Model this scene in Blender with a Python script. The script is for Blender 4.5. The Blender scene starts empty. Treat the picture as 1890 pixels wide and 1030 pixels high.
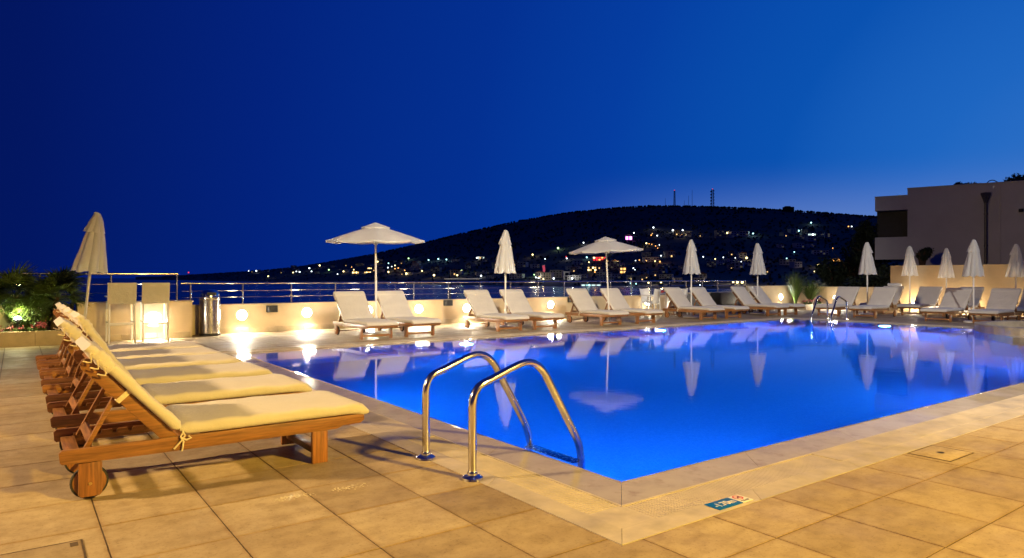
import bpy, bmesh, math, random
from mathutils import Vector, Matrix, noise
R = math.radians
rng = random.Random(7)
S = bpy.context.scene
COL = S.collection

# ------------------------------------------------------------------ camera
# world axes: X runs along the near pool edge, Y along the left pool edge, metres
CAM_A = math.atan2(915, 1256)
VX, VY = math.sin(CAM_A), math.cos(CAM_A)
RX, RY = math.cos(CAM_A), -math.sin(CAM_A)
cd = bpy.data.cameras.new('camera')
cam = bpy.data.objects.new('camera', cd)
COL.objects.link(cam)
cam.location = (0, 0, 1.2)
cam.rotation_euler = (R(90), 0, -CAM_A)
cd.sensor_width = 36
cd.lens = 36 * 1256 / 1890
cd.shift_y = 2 / 1890 * -1
cd.clip_start = 0.05
cd.clip_end = 30000
S.camera = cam

# ------------------------------------------------------------------ dusk sky
W = bpy.data.worlds.new('World')
S.world = W
W.use_nodes = True
nt = W.node_tree
for n in list(nt.nodes):
    nt.nodes.remove(n)
out = nt.nodes.new('ShaderNodeOutputWorld')
bg = nt.nodes.new('ShaderNodeBackground')
tc = nt.nodes.new('ShaderNodeTexCoord')
SUN_AZ = CAM_A + R(42)               # the afterglow lies low, just right of the view
glow = (math.sin(SUN_AZ) * 0.998, math.cos(SUN_AZ) * 0.998, 0.05)


def wn(t, **k):
    n = nt.nodes.new(t)
    for a, b in k.items():
        setattr(n, a, b)
    return n


dot = wn('ShaderNodeVectorMath', operation='DOT_PRODUCT')
nt.links.new(tc.outputs['Generated'], dot.inputs[0])
dot.inputs[1].default_value = glow
ramp = wn('ShaderNodeValToRGB')
mr = wn('ShaderNodeMapRange')
mr.inputs[1].default_value = -1
mr.inputs[2].default_value = 1
nt.links.new(dot.outputs['Value'], mr.inputs[0])
nt.links.new(mr.outputs[0], ramp.inputs[0])
els = ramp.color_ramp.elements
els[0].position = 0.0
els[0].color = (0.0005, 0.003, 0.045, 1)
els[1].position = 1.0
els[1].color = (0.028, 0.165, 0.57, 1)
for p, c in ((0.55, (0.0007, 0.0065, 0.095)), (0.615, (0.0007, 0.0085, 0.122)), (0.734, (0.0008, 0.0165, 0.205)), (0.85, (0.001, 0.030, 0.285)),
             (0.912, (0.0015, 0.048, 0.36)), (0.965, (0.003, 0.084, 0.44)), (0.988, (0.012, 0.13, 0.53))):
    e = els.new(p)
    e.color = (*c, 1)
sep = wn('ShaderNodeSeparateXYZ')
nt.links.new(tc.outputs['Generated'], sep.inputs[0])
hz = wn('ShaderNodeMapRange', interpolation_type='SMOOTHERSTEP')
hz.inputs[1].default_value = 0.17
hz.inputs[2].default_value = 0.03
nt.links.new(sep.outputs['Z'], hz.inputs[0])
az = wn('ShaderNodeMapRange', interpolation_type='SMOOTHSTEP')
az.inputs[1].default_value = 0.76
az.inputs[2].default_value = 0.97
nt.links.new(dot.outputs['Value'], az.inputs[0])
mul = wn('ShaderNodeMath', operation='MULTIPLY')
nt.links.new(hz.outputs[0], mul.inputs[0])
nt.links.new(az.outputs[0], mul.inputs[1])
mul2 = wn('ShaderNodeMath', operation='MULTIPLY')
nt.links.new(mul.outputs[0], mul2.inputs[0])
mul2.inputs[1].default_value = 0.95
mixg = wn('ShaderNodeMix', data_type='RGBA')
nt.links.new(mul2.outputs[0], mixg.inputs[0])
nt.links.new(ramp.outputs[0], mixg.inputs[6])
mixg.inputs[7].default_value = (0.13, 0.23, 0.58, 1)
nt.links.new(mixg.outputs[2], bg.inputs[0])
bg.inputs[1].default_value = 1.0
nt.links.new(bg.outputs[0], out.inputs[0])

S.view_settings.view_transform = 'Standard'
S.view_settings.look = 'None'
S.view_settings.exposure = 0
S.view_settings.gamma = 1
S.view_settings.use_curve_mapping = False
S.cycles.use_denoising = True
S.cycles.max_bounces = 8
S.cycles.transparent_max_bounces = 12
S.cycles.sample_clamp_indirect = 60
S.cycles.caustics_reflective = False
S.cycles.caustics_refractive = False


def lamp(name, kind, loc, energy, color, size=0.2, target=None, spot=None, blend=0.5, parent=None):
    d = bpy.data.lights.new(name, kind)
    d.energy = energy
    d.color = color
    if kind == 'AREA':
        d.size = size
    else:
        d.shadow_soft_size = size
    if kind == 'SPOT':
        d.spot_size = R(spot)
        d.spot_blend = blend
    o = bpy.data.objects.new(name, d)
    COL.objects.link(o)
    o.location = loc
    if target is not None:
        o.rotation_euler = (Vector(target) - Vector(loc)).to_track_quat('-Z', 'Y').to_euler()
    if parent:
        o.parent = parent
    return o


# hotel floodlights outside the frame: one beyond the loungers, one on the facade behind the camera
FLOOD_LEFT = lamp('floodlight_left', 'SPOT', (-7.5, 7.0, 5.2), 6400, (1.0, 0.68, 0.32), 0.25, (0.5, 4.5, 0), 100, 0.7)
FLOOD_BACK = lamp('floodlight_back', 'SPOT', (5.0, -5.0, 5.2), 8000, (1.0, 0.645, 0.10), 0.3, (4.8, 1.0, 0), 105, 0.8)
FILL_FAR = lamp('fill_light_far', 'SPOT', (3.0, -9.0, 8.0), 15500, (1.0, 0.95, 0.87), 0.3, (14.5, 14.0, 1.6), 54, 0.7)  # added unseen fill, whitens the far umbrellas, loungers and wall

# ------------------------------------------------------------------ materials
MATS = {}


class NB:
    def __init__(s, name):
        s.m = bpy.data.materials.new(name)
        s.m.use_nodes = True
        s.t = s.m.node_tree
        s.b = s.t.nodes['Principled BSDF']
        s.o = s.t.nodes['Material Output']
        MATS[name] = s.m

    def n(s, typ, **k):
        q = s.t.nodes.new(typ)
        for a, b in k.items():
            setattr(q, a, b)
        return q

    def l(s, a, b):
        s.t.links.new(a, b)

    def coord(s, kind, scale=(1, 1, 1)):
        if kind == 'World':
            src = s.n('ShaderNodeNewGeometry').outputs['Position']
        else:
            src = s.n('ShaderNodeTexCoord').outputs[kind]
        mp = s.n('ShaderNodeMapping')
        mp.inputs['Scale'].default_value = scale
        s.l(src, mp.inputs[0])
        return mp.outputs[0]

    def noise(s, vec, scale, detail=5, rough=0.6):
        q = s.n('ShaderNodeTexNoise')
        q.inputs['Scale'].default_value = scale
        q.inputs['Detail'].default_value = detail
        q.inputs['Roughness'].default_value = rough
        s.l(vec, q.inputs['Vector'])
        return q.outputs['Fac']

    def ramp(s, fac, stops):
        q = s.n('ShaderNodeValToRGB')
        e = q.color_ramp.elements
        e[0].position, e[0].color = stops[0][0], (*stops[0][1], 1)
        e[1].position, e[1].color = stops[-1][0], (*stops[-1][1], 1)
        for p, c in stops[1:-1]:
            k = e.new(p)
            k.color = (*c, 1)
        s.l(fac, q.inputs[0])
        return q.outputs[0]

    def mult(s, a, b, f=1.0):
        q = s.n('ShaderNodeMix', data_type='RGBA', blend_type='MULTIPLY')
        q.inputs[0].default_value = f
        s.l(a, q.inputs[6])
        s.l(b, q.inputs[7])
        return q.outputs[2]

    def bump(s, h, strength, dist=0.01):
        q = s.n('ShaderNodeBump')
        q.inputs['Strength'].default_value = strength
        q.inputs['Distance'].default_value = dist
        s.l(h, q.inputs['Height'])
        s.l(q.outputs[0], s.b.inputs['Normal'])

    def mrange(s, v, a, b, c=0.0, d=1.0):
        q = s.n('ShaderNodeMapRange')
        for i, x in ((1, c), (2, d), (3, a), (4, b)):
            q.inputs[i].default_value = x
        s.l(v, q.inputs[0])
        return q.outputs[0]


def pbr(name, col, rough=0.5, metal=0.0, vary=0.12, scale=6.0, stretch=(1, 1, 1), coord='Object', bump=0.0, bscale=40.0, bdist=0.01, rvary=0.0, rnd=0.0):
    b = NB(name)
    v = b.coord(coord, stretch)
    f = b.noise(v, scale)
    lo = tuple(max(0, c * (1 - vary)) for c in col)
    hi = tuple(min(1, c * (1 + vary)) for c in col)
    c = b.ramp(f, [(0.3, lo), (0.7, hi)])
    if rnd:
        oi = b.n('ShaderNodeObjectInfo')
        g = b.n('ShaderNodeNewGeometry')
        ad = b.n('ShaderNodeMath', operation='ADD')
        b.l(oi.outputs['Random'], ad.inputs[0])
        b.l(g.outputs['Random Per Island'], ad.inputs[1])
        fr = b.n('ShaderNodeMath', operation='FRACT')
        b.l(ad.outputs[0], fr.inputs[0])
        c = b.mult(c, b.ramp(fr.outputs[0], [(0, (1 - rnd,) * 3), (1, (1, 1, 1))]))
    b.l(c, b.b.inputs['Base Color'])
    b.b.inputs['Roughness'].default_value = rough
    b.b.inputs['Metallic'].default_value = metal
    if rvary:
        b.l(b.mrange(b.noise(v, scale * 0.7), rough - rvary, rough + rvary, 0.3, 0.7), b.b.inputs['Roughness'])
    if bump:
        b.bump(b.noise(v, bscale), bump, bdist)
    return b


def emit(name, col, strength):
    b = NB(name)
    b.b.inputs['Base Color'].default_value = (0, 0, 0, 1)
    b.b.inputs['Emission Color'].default_value = (*col, 1)
    b.b.inputs['Emission Strength'].default_value = strength
    b.m.cycles.emission_sampling = 'NONE'
    return b.m


def tile_material():
    b = NB('stone_tile')
    g = b.n('ShaderNodeNewGeometry')
    oi = b.n('ShaderNodeObjectInfo')
    v = b.coord('World', (1, 1, 1))
    vs = b.coord('World', (0.8, 1.7, 1))
    f1 = b.noise(vs, 3.2, 9, 0.66)
    f2 = b.noise(v, 9.0, 8, 0.7)
    base = b.ramp(f1, [(0.28, (0.38, 0.28, 0.15)), (0.5, (0.48, 0.37, 0.215)), (0.72, (0.54, 0.43, 0.265))])
    f3 = b.noise(v, 55.0, 3, 0.8)
    fine = b.mult(b.ramp(f2, [(0.3, (0.72, 0.69, 0.64)), (0.55, (1, 1, 1))]), b.ramp(f3, [(0.33, (0.70, 0.66, 0.6)), (0.44, (1, 1, 1))]))
    c = b.mult(base, fine)
    blot = b.ramp(b.noise(v, 1.1, 4, 0.6), [(0.35, (0.82, 0.8, 0.8)), (0.6, (1, 1, 1))])
    c = b.mult(c, blot)
    ad = b.n('ShaderNodeMath', operation='ADD')
    b.l(oi.outputs['Random'], ad.inputs[0])
    b.l(g.outputs['Random Per Island'], ad.inputs[1])
    fr = b.n('ShaderNodeMath', operation='FRACT')
    b.l(ad.outputs[0], fr.inputs[0])
    c = b.mult(c, b.ramp(fr.outputs[0], [(0, (0.74, 0.71, 0.67)), (0.5, (0.91, 0.89, 0.87)), (1, (1.0, 1.0, 1.0))]))
    # dirt gathered along the edges of each single tile
    sp = b.n('ShaderNodeSeparateXYZ')
    b.l(b.n('ShaderNodeTexCoord').outputs['Generated'], sp.inputs[0])

    def edge(o):
        m = b.n('ShaderNodeMath', operation='SUBTRACT')
        m.inputs[1].default_value = 0.5
        b.l(o, m.inputs[0])
        a = b.n('ShaderNodeMath', operation='ABSOLUTE')
        b.l(m.outputs[0], a.inputs[0])
        return a.outputs[0]
    mxx = b.n('ShaderNodeMath', operation='MAXIMUM')
    b.l(edge(sp.outputs['X']), mxx.inputs[0])
    b.l(edge(sp.outputs['Y']), mxx.inputs[1])
    wob = b.n('ShaderNodeMath', operation='MULTIPLY_ADD')
    b.l(b.noise(v, 7.0, 6, 0.7), wob.inputs[0])
    wob.inputs[1].default_value = 0.09
    b.l(mxx.outputs[0], wob.inputs[2])
    c = b.mult(c, b.ramp(wob.outputs[0], [(0.50, (1, 1, 1)), (0.54, (0.88, 0.82, 0.74)), (0.57, (0.70, 0.59, 0.47))]))
    b.l(c, b.b.inputs['Base Color'])
    b.l(b.mrange(b.noise(v, 1.7, 6, 0.65), 0.5, 0.78, 0.35, 0.65), b.b.inputs['Roughness'])
    b.bump(f2, 0.22, 0.004)
    return b.m


tile_material()
pbr('grout', (0.085, 0.055, 0.03), 0.85, vary=0.3, scale=12, coord='World')


def coping_material():
    b = NB('wet_marble')
    v = b.coord('World', (1, 1, 1))
    f = b.noise(v, 3.0, 8, 0.65)
    c = b.ramp(f, [(0.3, (0.36, 0.31, 0.26)), (0.52, (0.46, 0.41, 0.34)), (0.72, (0.50, 0.45, 0.38))])
    st = b.ramp(b.noise(v, 7.0, 6, 0.7), [(0.28, (0.72, 0.62, 0.5)), (0.45, (1, 1, 1))])
    c = b.mult(c, st, 0.8)
    oi = b.n('ShaderNodeObjectInfo')
    c = b.mult(c, b.ramp(oi.outputs['Random'], [(0, (0.84, 0.82, 0.82)), (1, (1, 1, 1))]))
    b.l(c, b.b.inputs['Base Color'])
    b.l(b.mrange(b.noise(v, 2.4, 5), 0.06, 0.24, 0.38, 0.66), b.b.inputs['Roughness'])
    b.bump(b.noise(v, 5.0, 3), 0.06, 0.004)
    return b.m


coping_material()
pbr('border_stone', (0.52, 0.44, 0.32), 0.42, vary=0.22, scale=5, coord='World', bump=0.15, bscale=30, bdist=0.004, rvary=0.14, rnd=0.12)
pbr('grate_stone', (0.53, 0.45, 0.33), 0.38, vary=0.16, scale=5, coord='World', rvary=0.1)
pbr('rust_stain', (0.30, 0.15, 0.05), 0.5, vary=0.4, scale=9, coord='World')
pbr('plaster_beige', (0.60, 0.48, 0.31), 0.8, vary=0.09, scale=2.2, coord='World', bump=0.12, bscale=60, bdist=0.003)
pbr('plaster_cap', (0.55, 0.45, 0.31), 0.7, vary=0.12, scale=4, coord='World')
pbr('plaster_grey', (0.22, 0.21, 0.19), 0.6, vary=0.12, scale=3, coord='World')
pbr('plaster_white', (0.62, 0.61, 0.60), 0.85, vary=0.07, scale=0.7, coord='World', bump=0.1, bscale=30, bdist=0.004)
pbr('skirting_stone', (0.55, 0.44, 0.29), 0.6, vary=0.15, scale=5, coord='World', rnd=0.12)
pbr('steel', (0.70, 0.68, 0.64), 0.17, 1.0, vary=0.05, scale=8, rvary=0.05)
pbr('steel_brushed', (0.62, 0.60, 0.56), 0.24, 1.0, vary=0.08, scale=10, stretch=(8, 8, 0.6), rvary=0.08)
pbr('wood_x', (0.31, 0.138, 0.046), 0.36, vary=0.42, scale=5, stretch=(1.0, 16, 16), bump=0.12, bscale=9, bdist=0.003, rvary=0.08, rnd=0.22)
pbr('wood_y', (0.31, 0.138, 0.046), 0.36, vary=0.42, scale=5, stretch=(16, 1.0, 16), bump=0.12, bscale=9, bdist=0.003, rvary=0.08, rnd=0.22)
pbr('wood_z', (0.32, 0.13, 0.04), 0.36, vary=0.42, scale=5, stretch=(16, 16, 1.0), bump=0.12, bscale=9, bdist=0.003, rvary=0.08, rnd=0.22)
pbr('rubber', (0.02, 0.018, 0.016), 0.7)
pbr('brass', (0.7, 0.5, 0.2), 0.3, 1.0)
pbr('black_plastic', (0.018, 0.018, 0.02), 0.42, vary=0.2)
pbr('white_paint', (0.78, 0.76, 0.72), 0.35, vary=0.04)
pbr('white_plastic', (0.80, 0.79, 0.76), 0.3, vary=0.04)
pbr('cord', (0.72, 0.63, 0.46), 0.9, vary=0.15, scale=60)
pbr('soil', (0.05, 0.032, 0.02), 0.95, vary=0.4, scale=20)
pbr('bark', (0.10, 0.065, 0.035), 0.9, vary=0.45, scale=10, stretch=(1, 1, 5), bump=0.6, bscale=20, bdist=0.02)
pbr('leaf', (0.075, 0.125, 0.026), 0.5, vary=0.4, scale=4, rnd=0.5)
pbr('leaf_bright', (0.075, 0.135, 0.022), 0.45, vary=0.4, scale=4, rnd=0.5)
pbr('leaf_dark', (0.028, 0.045, 0.016), 0.65, vary=0.4, scale=2, rnd=0.5)
pbr('petal_red', (0.45, 0.02, 0.03), 0.6, vary=0.3, rnd=0.3)
pbr('petal_pink', (0.55, 0.14, 0.20), 0.6, vary=0.3, rnd=0.3)
pbr('hill', (0.034, 0.035, 0.03), 0.95, vary=0.5, scale=0.02, coord='World')
pbr('far_tree', (0.030, 0.036, 0.028), 0.95, vary=0.4, scale=0.05, coord='World', rnd=0.6)
pbr('house_white', (0.68, 0.66, 0.63), 0.85, vary=0.1, scale=0.3, coord='World', rnd=0.25)
pbr('house_cream', (0.52, 0.46, 0.38), 0.85, vary=0.1, scale=0.3, coord='World', rnd=0.25)
pbr('roof_tile', (0.20, 0.09, 0.05), 0.85, vary=0.3, scale=0.5, coord='World')
pbr('dark_glass', (0.015, 0.018, 0.025), 0.1, vary=0.1)
pbr('dark_metal', (0.02, 0.02, 0.024), 0.6, vary=0.2)
pbr('pipe_metal', (0.16, 0.15, 0.13), 0.5, 0.6, vary=0.2)
pbr('ceramic_red', (0.38, 0.05, 0.05), 0.25, vary=0.1)
pbr('sign_blue', (0.006, 0.12, 0.42), 0.3, vary=0.08, scale=14, coord='World')
pbr('sign_white', (0.72, 0.69, 0.60), 0.35, vary=0.08, scale=14, coord='World')
pbr('sign_red', (0.55, 0.03, 0.02), 0.4, vary=0.1, scale=14, coord='World')
pbr('sign_black', (0.02, 0.02, 0.02), 0.4, vary=0.1, scale=14, coord='World')
pbr('droplet_glint', (0.62, 0.52, 0.36), 0.05)  # opaque pale colour stands for light sparkling in the drops
pbr('hull_white', (0.6, 0.6, 0.6), 0.4, vary=0.06)


def fabric(name, col, transl=0.0):
    b = pbr(name, col, 0.9, vary=0.05, scale=3, rnd=0.06)
    v = b.coord('Object')
    w = b.noise(v, 7, 3)
    f = b.noise(v, 260, 2)
    ad = b.n('ShaderNodeMath', operation='MULTIPLY_ADD')
    b.l(w, ad.inputs[0])
    ad.inputs[1].default_value = 6.0
    b.l(f, ad.inputs[2])
    b.bump(ad.outputs[0], 0.4, 0.008)
    b.b.inputs['Sheen Weight'].default_value = 0.15
    if transl:
        tr = b.n('ShaderNodeBsdfTranslucent')
        tr.inputs[0].default_value = (*col, 1)
        mx = b.n('ShaderNodeMixShader')
        mx.inputs[0].default_value = transl
        b.l(b.b.outputs[0], mx.inputs[1])
        b.l(tr.outputs[0], mx.inputs[2])
        b.l(mx.outputs[0], b.o.inputs[0])
    return b.m


fabric('cushion_fabric', (0.68, 0.63, 0.56))
fabric('canvas', (0.83, 0.82, 0.80), 0.35)
fabric('towel_white', (0.75, 0.74, 0.72))
fabric('sling_fabric', (0.76, 0.74, 0.70))


def water_material():
    b = NB('pool_water')
    t = b.t
    gl = b.n('ShaderNodeBsdfGlossy')
    gl.inputs['Roughness'].default_value = 0.05
    gl.inputs['Color'].default_value = (0.92, 0.94, 1, 1)
    tr = b.n('ShaderNodeBsdfRefraction')
    tr.inputs['Color'].default_value = (0.72, 0.88, 1.0, 1)
    tr.inputs['Roughness'].default_value = 0.0
    tr.inputs['IOR'].default_value = 1.33
    fr = b.n('ShaderNodeFresnel')
    fr.inputs['IOR'].default_value = 1.33
    v = b.coord('World', (1, 1, 1))
    bp = b.n('ShaderNodeBump')
    bp.inputs['Strength'].default_value = 0.05
    bp.inputs['Distance'].default_value = 0.02
    b.l(b.noise(v, 2.2, 2), bp.inputs['Height'])
    b.l(bp.outputs[0], gl.inputs['Normal'])
    b.l(bp.outputs[0], tr.inputs['Normal'])
    mx = b.n('ShaderNodeMixShader')
    b.l(fr.outputs[0], mx.inputs[0])
    b.l(tr.outputs[0], mx.inputs[1])
    b.l(gl.outputs[0], mx.inputs[2])
    b.l(mx.outputs[0], b.o.inputs[0])


water_material()


def pool_tile_material():
    b = NB('pool_mosaic')
    v = b.coord('World', (1, 1, 1))
    br = b.n('ShaderNodeTexBrick')
    br.offset = 0
    br.inputs['Scale'].default_value = 20
    br.inputs['Brick Width'].default_value = 0.5
    br.inputs['Row Height'].default_value = 0.5
    br.inputs['Mortar Size'].default_value = 0.02
    br.inputs['Color1'].default_value = (0.05, 0.24, 0.70, 1)
    br.inputs['Color2'].default_value = (0.07, 0.28, 0.76, 1)
    br.inputs['Mortar'].default_value = (0.16, 0.36, 0.72, 1)
    b.l(v, br.inputs['Vector'])
    b.l(br.outputs[0], b.b.inputs['Base Color'])
    b.b.inputs['Roughness'].default_value = 0.5
    b.b.inputs['Specular IOR Level'].default_value = 0.1


pool_tile_material()


def sea_material():
    b = NB('sea_water')
    b.b.inputs['Base Color'].default_value = (0.002, 0.008, 0.02, 1)
    b.b.inputs['Roughness'].default_value = 0.22
    b.b.inputs['IOR'].default_value = 1.33
    v = b.coord('World', (1, 1, 1))
    b.bump(b.noise(v, 0.25, 6), 0.5, 0.6)


sea_material()
LAMP_W = emit('lamp_white', (1.0, 0.97, 0.88), 80)
for nm, c, s in (('glow_white', (0.85, 0.95, 1.0), 5), ('glow_cyan', (0.45, 0.95, 1.0), 3.2), ('glow_green', (0.55, 1.0, 0.4), 3.2),
                 ('glow_yellow', (1.0, 0.78, 0.32), 5), ('glow_orange', (1.0, 0.42, 0.10), 3.2), ('glow_red', (1.0, 0.04, 0.05), 2.0),
                 ('glow_magenta', (1.0, 0.25, 0.95), 5), ('glow_pink', (1.0, 0.12, 0.2), 0.5), ('window_warm', (1.0, 0.62, 0.22), 1.6),
                 ('window_cool', (0.75, 0.95, 0.9), 1.2), ('window_dim', (0.55, 0.5, 0.35), 0.12), ('underwater_lens', (0.5, 0.8, 1.0), 10)):
    emit(nm, c, s)


# ------------------------------------------------------------------ geometry helpers
class MB:
    def __init__(s):
        s.v, s.f, s.mi, s.cur = [], [], [], 0

    def add(s, vs, fs):
        o = len(s.v)
        s.v += [tuple(p) for p in vs]
        s.f += [tuple(i + o for i in q) for q in fs]
        s.mi += [s.cur] * len(fs)
        return s

    def box(s, x0, y0, z0, x1, y1, z1, M=None):
        vs = [Vector((x, y, z)) for z in (z0, z1) for y in (y0, y1) for x in (x0, x1)]
        if M:
            vs = [M @ p for p in vs]
        return s.add(vs, [(0, 2, 3, 1), (4, 5, 7, 6), (0, 1, 5, 4), (2, 6, 7, 3), (0, 4, 6, 2), (1, 3, 7, 5)])

    def bar(s, p, q, w, h, up=(0, 0, 1)):
        p, q = Vector(p), Vector(q)
        d = (q - p)
        L = d.length
        d.normalize()
        sd = d.cross(Vector(up))
        if sd.length < 1e-4:
            sd = d.cross(Vector((0, 1, 0)))
        sd.normalize()
        u = sd.cross(d)
        M = Matrix(((d.x, sd.x, u.x, p.x), (d.y, sd.y, u.y, p.y), (d.z, sd.z, u.z, p.z), (0, 0, 0, 1)))
        return s.box(0, -w / 2, -h / 2, L, w / 2, h / 2, M)

    def loft(s, rings, cap=True, closed=True):
        n = len(rings[0])
        vs = [p for r in rings for p in r]
        fs = []
        for i in range(len(rings) - 1):
            for j in range(n if closed else n - 1):
                k = (j + 1) % n
                fs.append((i * n + j, i * n + k, (i + 1) * n + k, (i + 1) * n + j))
        if cap:
            fs.append(tuple(range(n - 1, -1, -1)))
            b = (len(rings) - 1) * n
            fs.append(tuple(b + j for j in range(n)))
        return s.add(vs, fs)

    def tube(s, pts, r, n=10, cap=True):
        pts = [Vector(p) for p in pts]
        rr = r if isinstance(r, (list, tuple)) else [r] * len(pts)
        T = [((pts[min(i + 1, len(pts) - 1)] - pts[max(i - 1, 0)])).normalized() for i in range(len(pts))]
        u = T[0].orthogonal().normalized()
        rings = []
        for i, p in enumerate(pts):
            u = (u - T[i] * u.dot(T[i]))
            u = u.normalized() if u.length > 1e-6 else T[i].orthogonal().normalized()
            w = T[i].cross(u)
            rings.append([p + (u * math.cos(2 * math.pi * j / n) + w * math.sin(2 * math.pi * j / n)) * rr[i] for j in range(n)])
        return s.loft(rings, cap)

    def lathe(s, prof, n=20, c=(0, 0, 0), cap=True):
        return s.loft([[(c[0] + r * math.cos(2 * math.pi * j / n), c[1] + r * math.sin(2 * math.pi * j / n), c[2] + z) for j in range(n)] for r, z in prof], cap)

    def prism(s, poly, a, b, plane='xz'):
        """polygon in plane, extruded between a and b along the remaining axis"""
        def P(u, v, w):
            return {'xz': (u, w, v), 'xy': (u, v, w), 'yz': (w, u, v)}[plane]
        n = len(poly)
        vs = [P(u, v, a) for u, v in poly] + [P(u, v, b) for u, v in poly]
        fs = [tuple(range(n)), tuple(range(2 * n - 1, n - 1, -1))]
        fs += [(j, j + n, (j + 1) % n + n, (j + 1) % n) for j in range(n)]
        return s.add(vs, fs)

    def cyl_y(s, cx, cz, r, y0, y1, n=24):
        return s.prism([(cx + r * math.cos(2 * math.pi * j / n), cz + r * math.sin(2 * math.pi * j / n)) for j in range(n)], y0, y1)

    def mesh(s, name, mats, bevel=0.0, smooth=True, seg=2):
        me = bpy.data.meshes.new(name)
        me.from_pydata(s.v, [], s.f)
        if not isinstance(mats, (list, tuple)):
            mats = [mats]
        for m in mats:
            me.materials.append(MATS[m] if isinstance(m, str) else m)
        if len(mats) > 1:
            for p, i in zip(me.polygons, s.mi):
                p.material_index = i
        bm = bmesh.new()
        bm.from_mesh(me)
        bmesh.ops.recalc_face_normals(bm, faces=bm.faces)
        if bevel:
            ed = [e for e in bm.edges if len(e.link_faces) == 2 and e.calc_face_angle(0) > R(50)]
            bmesh.ops.bevel(bm, geom=ed, offset=bevel, segments=seg, affect='EDGES', profile=0.6, clamp_overlap=True)
        bm.to_mesh(me)
        bm.free()
        if smooth:
            me.shade_smooth()
            me.set_sharp_from_angle(angle=R(38))
        return me

    def build(s, name, mats, parent=None, bevel=0.0, smooth=True, seg=2, loc=None):
        o = bpy.data.objects.new(name, s.mesh(name, mats, bevel, smooth, seg))
        COL.objects.link(o)
        if parent:
            o.parent = parent
        if loc:
            o.location = loc
        return o


def tag(o, label=None, cat=None, group=None, kind=None):
    for k, v in (('label', label), ('category', cat), ('group', group), ('kind', kind)):
        if v:
            o[k] = v
    return o


def thing(name, label, cat, loc=(0, 0, 0), rz=0.0, group=None):
    o = bpy.data.objects.new(name, None)
    o.empty_display_size = 0.2
    COL.objects.link(o)
    o.location = loc
    o.rotation_euler = (0, 0, rz)
    return tag(o, label, cat, group)


def copy_tree(o, parent=None):
    c = o.copy()
    COL.objects.link(c)
    if parent:
        c.parent = parent
    for ch in list(o.children):
        copy_tree(ch, c)
    return c


def dup(o, loc, rz, label, group=None, scale=1.0):
    c = copy_tree(o)
    c.location = loc
    c.rotation_euler = (0, 0, rz)
    c.scale = (scale,) * 3
    c['label'] = label
    if group:
        c['group'] = group
    return c


def inst(name, mesh, parent, loc, rz=0.0, scale=None):
    o = bpy.data.objects.new(name, mesh)
    COL.objects.link(o)
    o.parent = parent
    o.location = loc
    o.rotation_euler = (0, 0, rz)
    if scale:
        o.scale = scale
    return o


def proj(x, y, z):
    d = x * VX + y * VY
    if d < 0.1:
        return None
    l = x * RX + y * RY
    return 945 + 1256 * l / d, 513 + 1256 * (1.2 - z) / d, d


# ------------------------------------------------------------------ terrain: sea and hill across the bay
SKY = [(250, 511), (300, 510), (340, 508), (480, 500), (560, 491), (620, 481), (690, 469), (770, 452), (850, 432), (950, 410), (1050, 393), (1120, 386),
       (1190, 381), (1300, 382), (1400, 386), (1500, 392), (1600, 400), (1700, 405), (1900, 420), (2300, 445)]
RID = [(250, 4300), (340, 4000), (480, 3200), (700, 2600), (950, 2100), (1200, 1800), (1600, 1600), (2300, 1500)]
SHO = [(250, 3900), (340, 3000), (420, 2100), (480, 1800), (600, 1450), (800, 1050), (1000, 850), (1300, 650), (2300, 520)]
SEA_Z = -9.3


def lut(t, x):
    if x <= t[0][0]:
        return t[0][1]
    for (a, u), (b, v) in zip(t, t[1:]):
        if x <= b:
            return u + (v - u) * (x - a) / (b - a)
    return t[-1][1]


def terrain(px, u):
    """point on the hill at bearing px (pixels of bearing) and depth share u (0 shore, 1 ridge)"""
    ds, dr = lut(SHO, px), lut(RID, px)
    es, er = (SEA_Z - 1.2) / ds, (513 - lut(SKY, px)) / 1256
    d = ds + (dr - ds) * u
    if u <= 1:
        z = 1.2 + d * (es + (er - es) * max(u, 0) ** 1.1) if u > 0 else SEA_Z + u * 60
    else:
        z = (1.2 + dr * er) * (1 - (u - 1) * 0.9)
    l = (px - 945) / 1256 * d
    return Vector((d * VX + l * RX, d * VY + l * RY, z)), d


def on_hill(px, py):
    ds = lut(SHO, px)
    es, er = (SEA_Z - 1.2) / ds, (513 - lut(SKY, px)) / 1256
    e = (513 - py) / 1256
    u = min(max((e - es) / (er - es), 0.0), 1.0) ** (1 / 1.1)
    return terrain(px, u)


mb = MB()
mb.add([(-25000, -25000, SEA_Z), (25000, -25000, SEA_Z), (25000, 25000, SEA_Z), (-25000, 25000, SEA_Z)], [(0, 1, 2, 3)])
tag(mb.build('sea', 'sea_water', smooth=False), kind='structure')

mb = MB()
xs = list(range(250, 2301, 10))
us = [-0.03, 0.0] + [i / 24 for i in range(1, 25)] + [1.1, 1.3, 1.7]
rows = []
for px in xs:
    row = []
    for u in us:
        p, d = terrain(px, u)
        if 0 < u <= 1:
            k = noise.noise(Vector((p.x * 0.01, p.y * 0.01, 0))) * 4 + noise.noise(Vector((p.x * 0.05, p.y * 0.05, 3))) * 1.6
            p.z += k * (1 if u < 1 else 0.7) * min(1, u * 4)
        row.append(p)
    rows.append(row)
mb.loft(rows, cap=False, closed=False)
tag(mb.build('hill', 'hill'), kind='structure')

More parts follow.
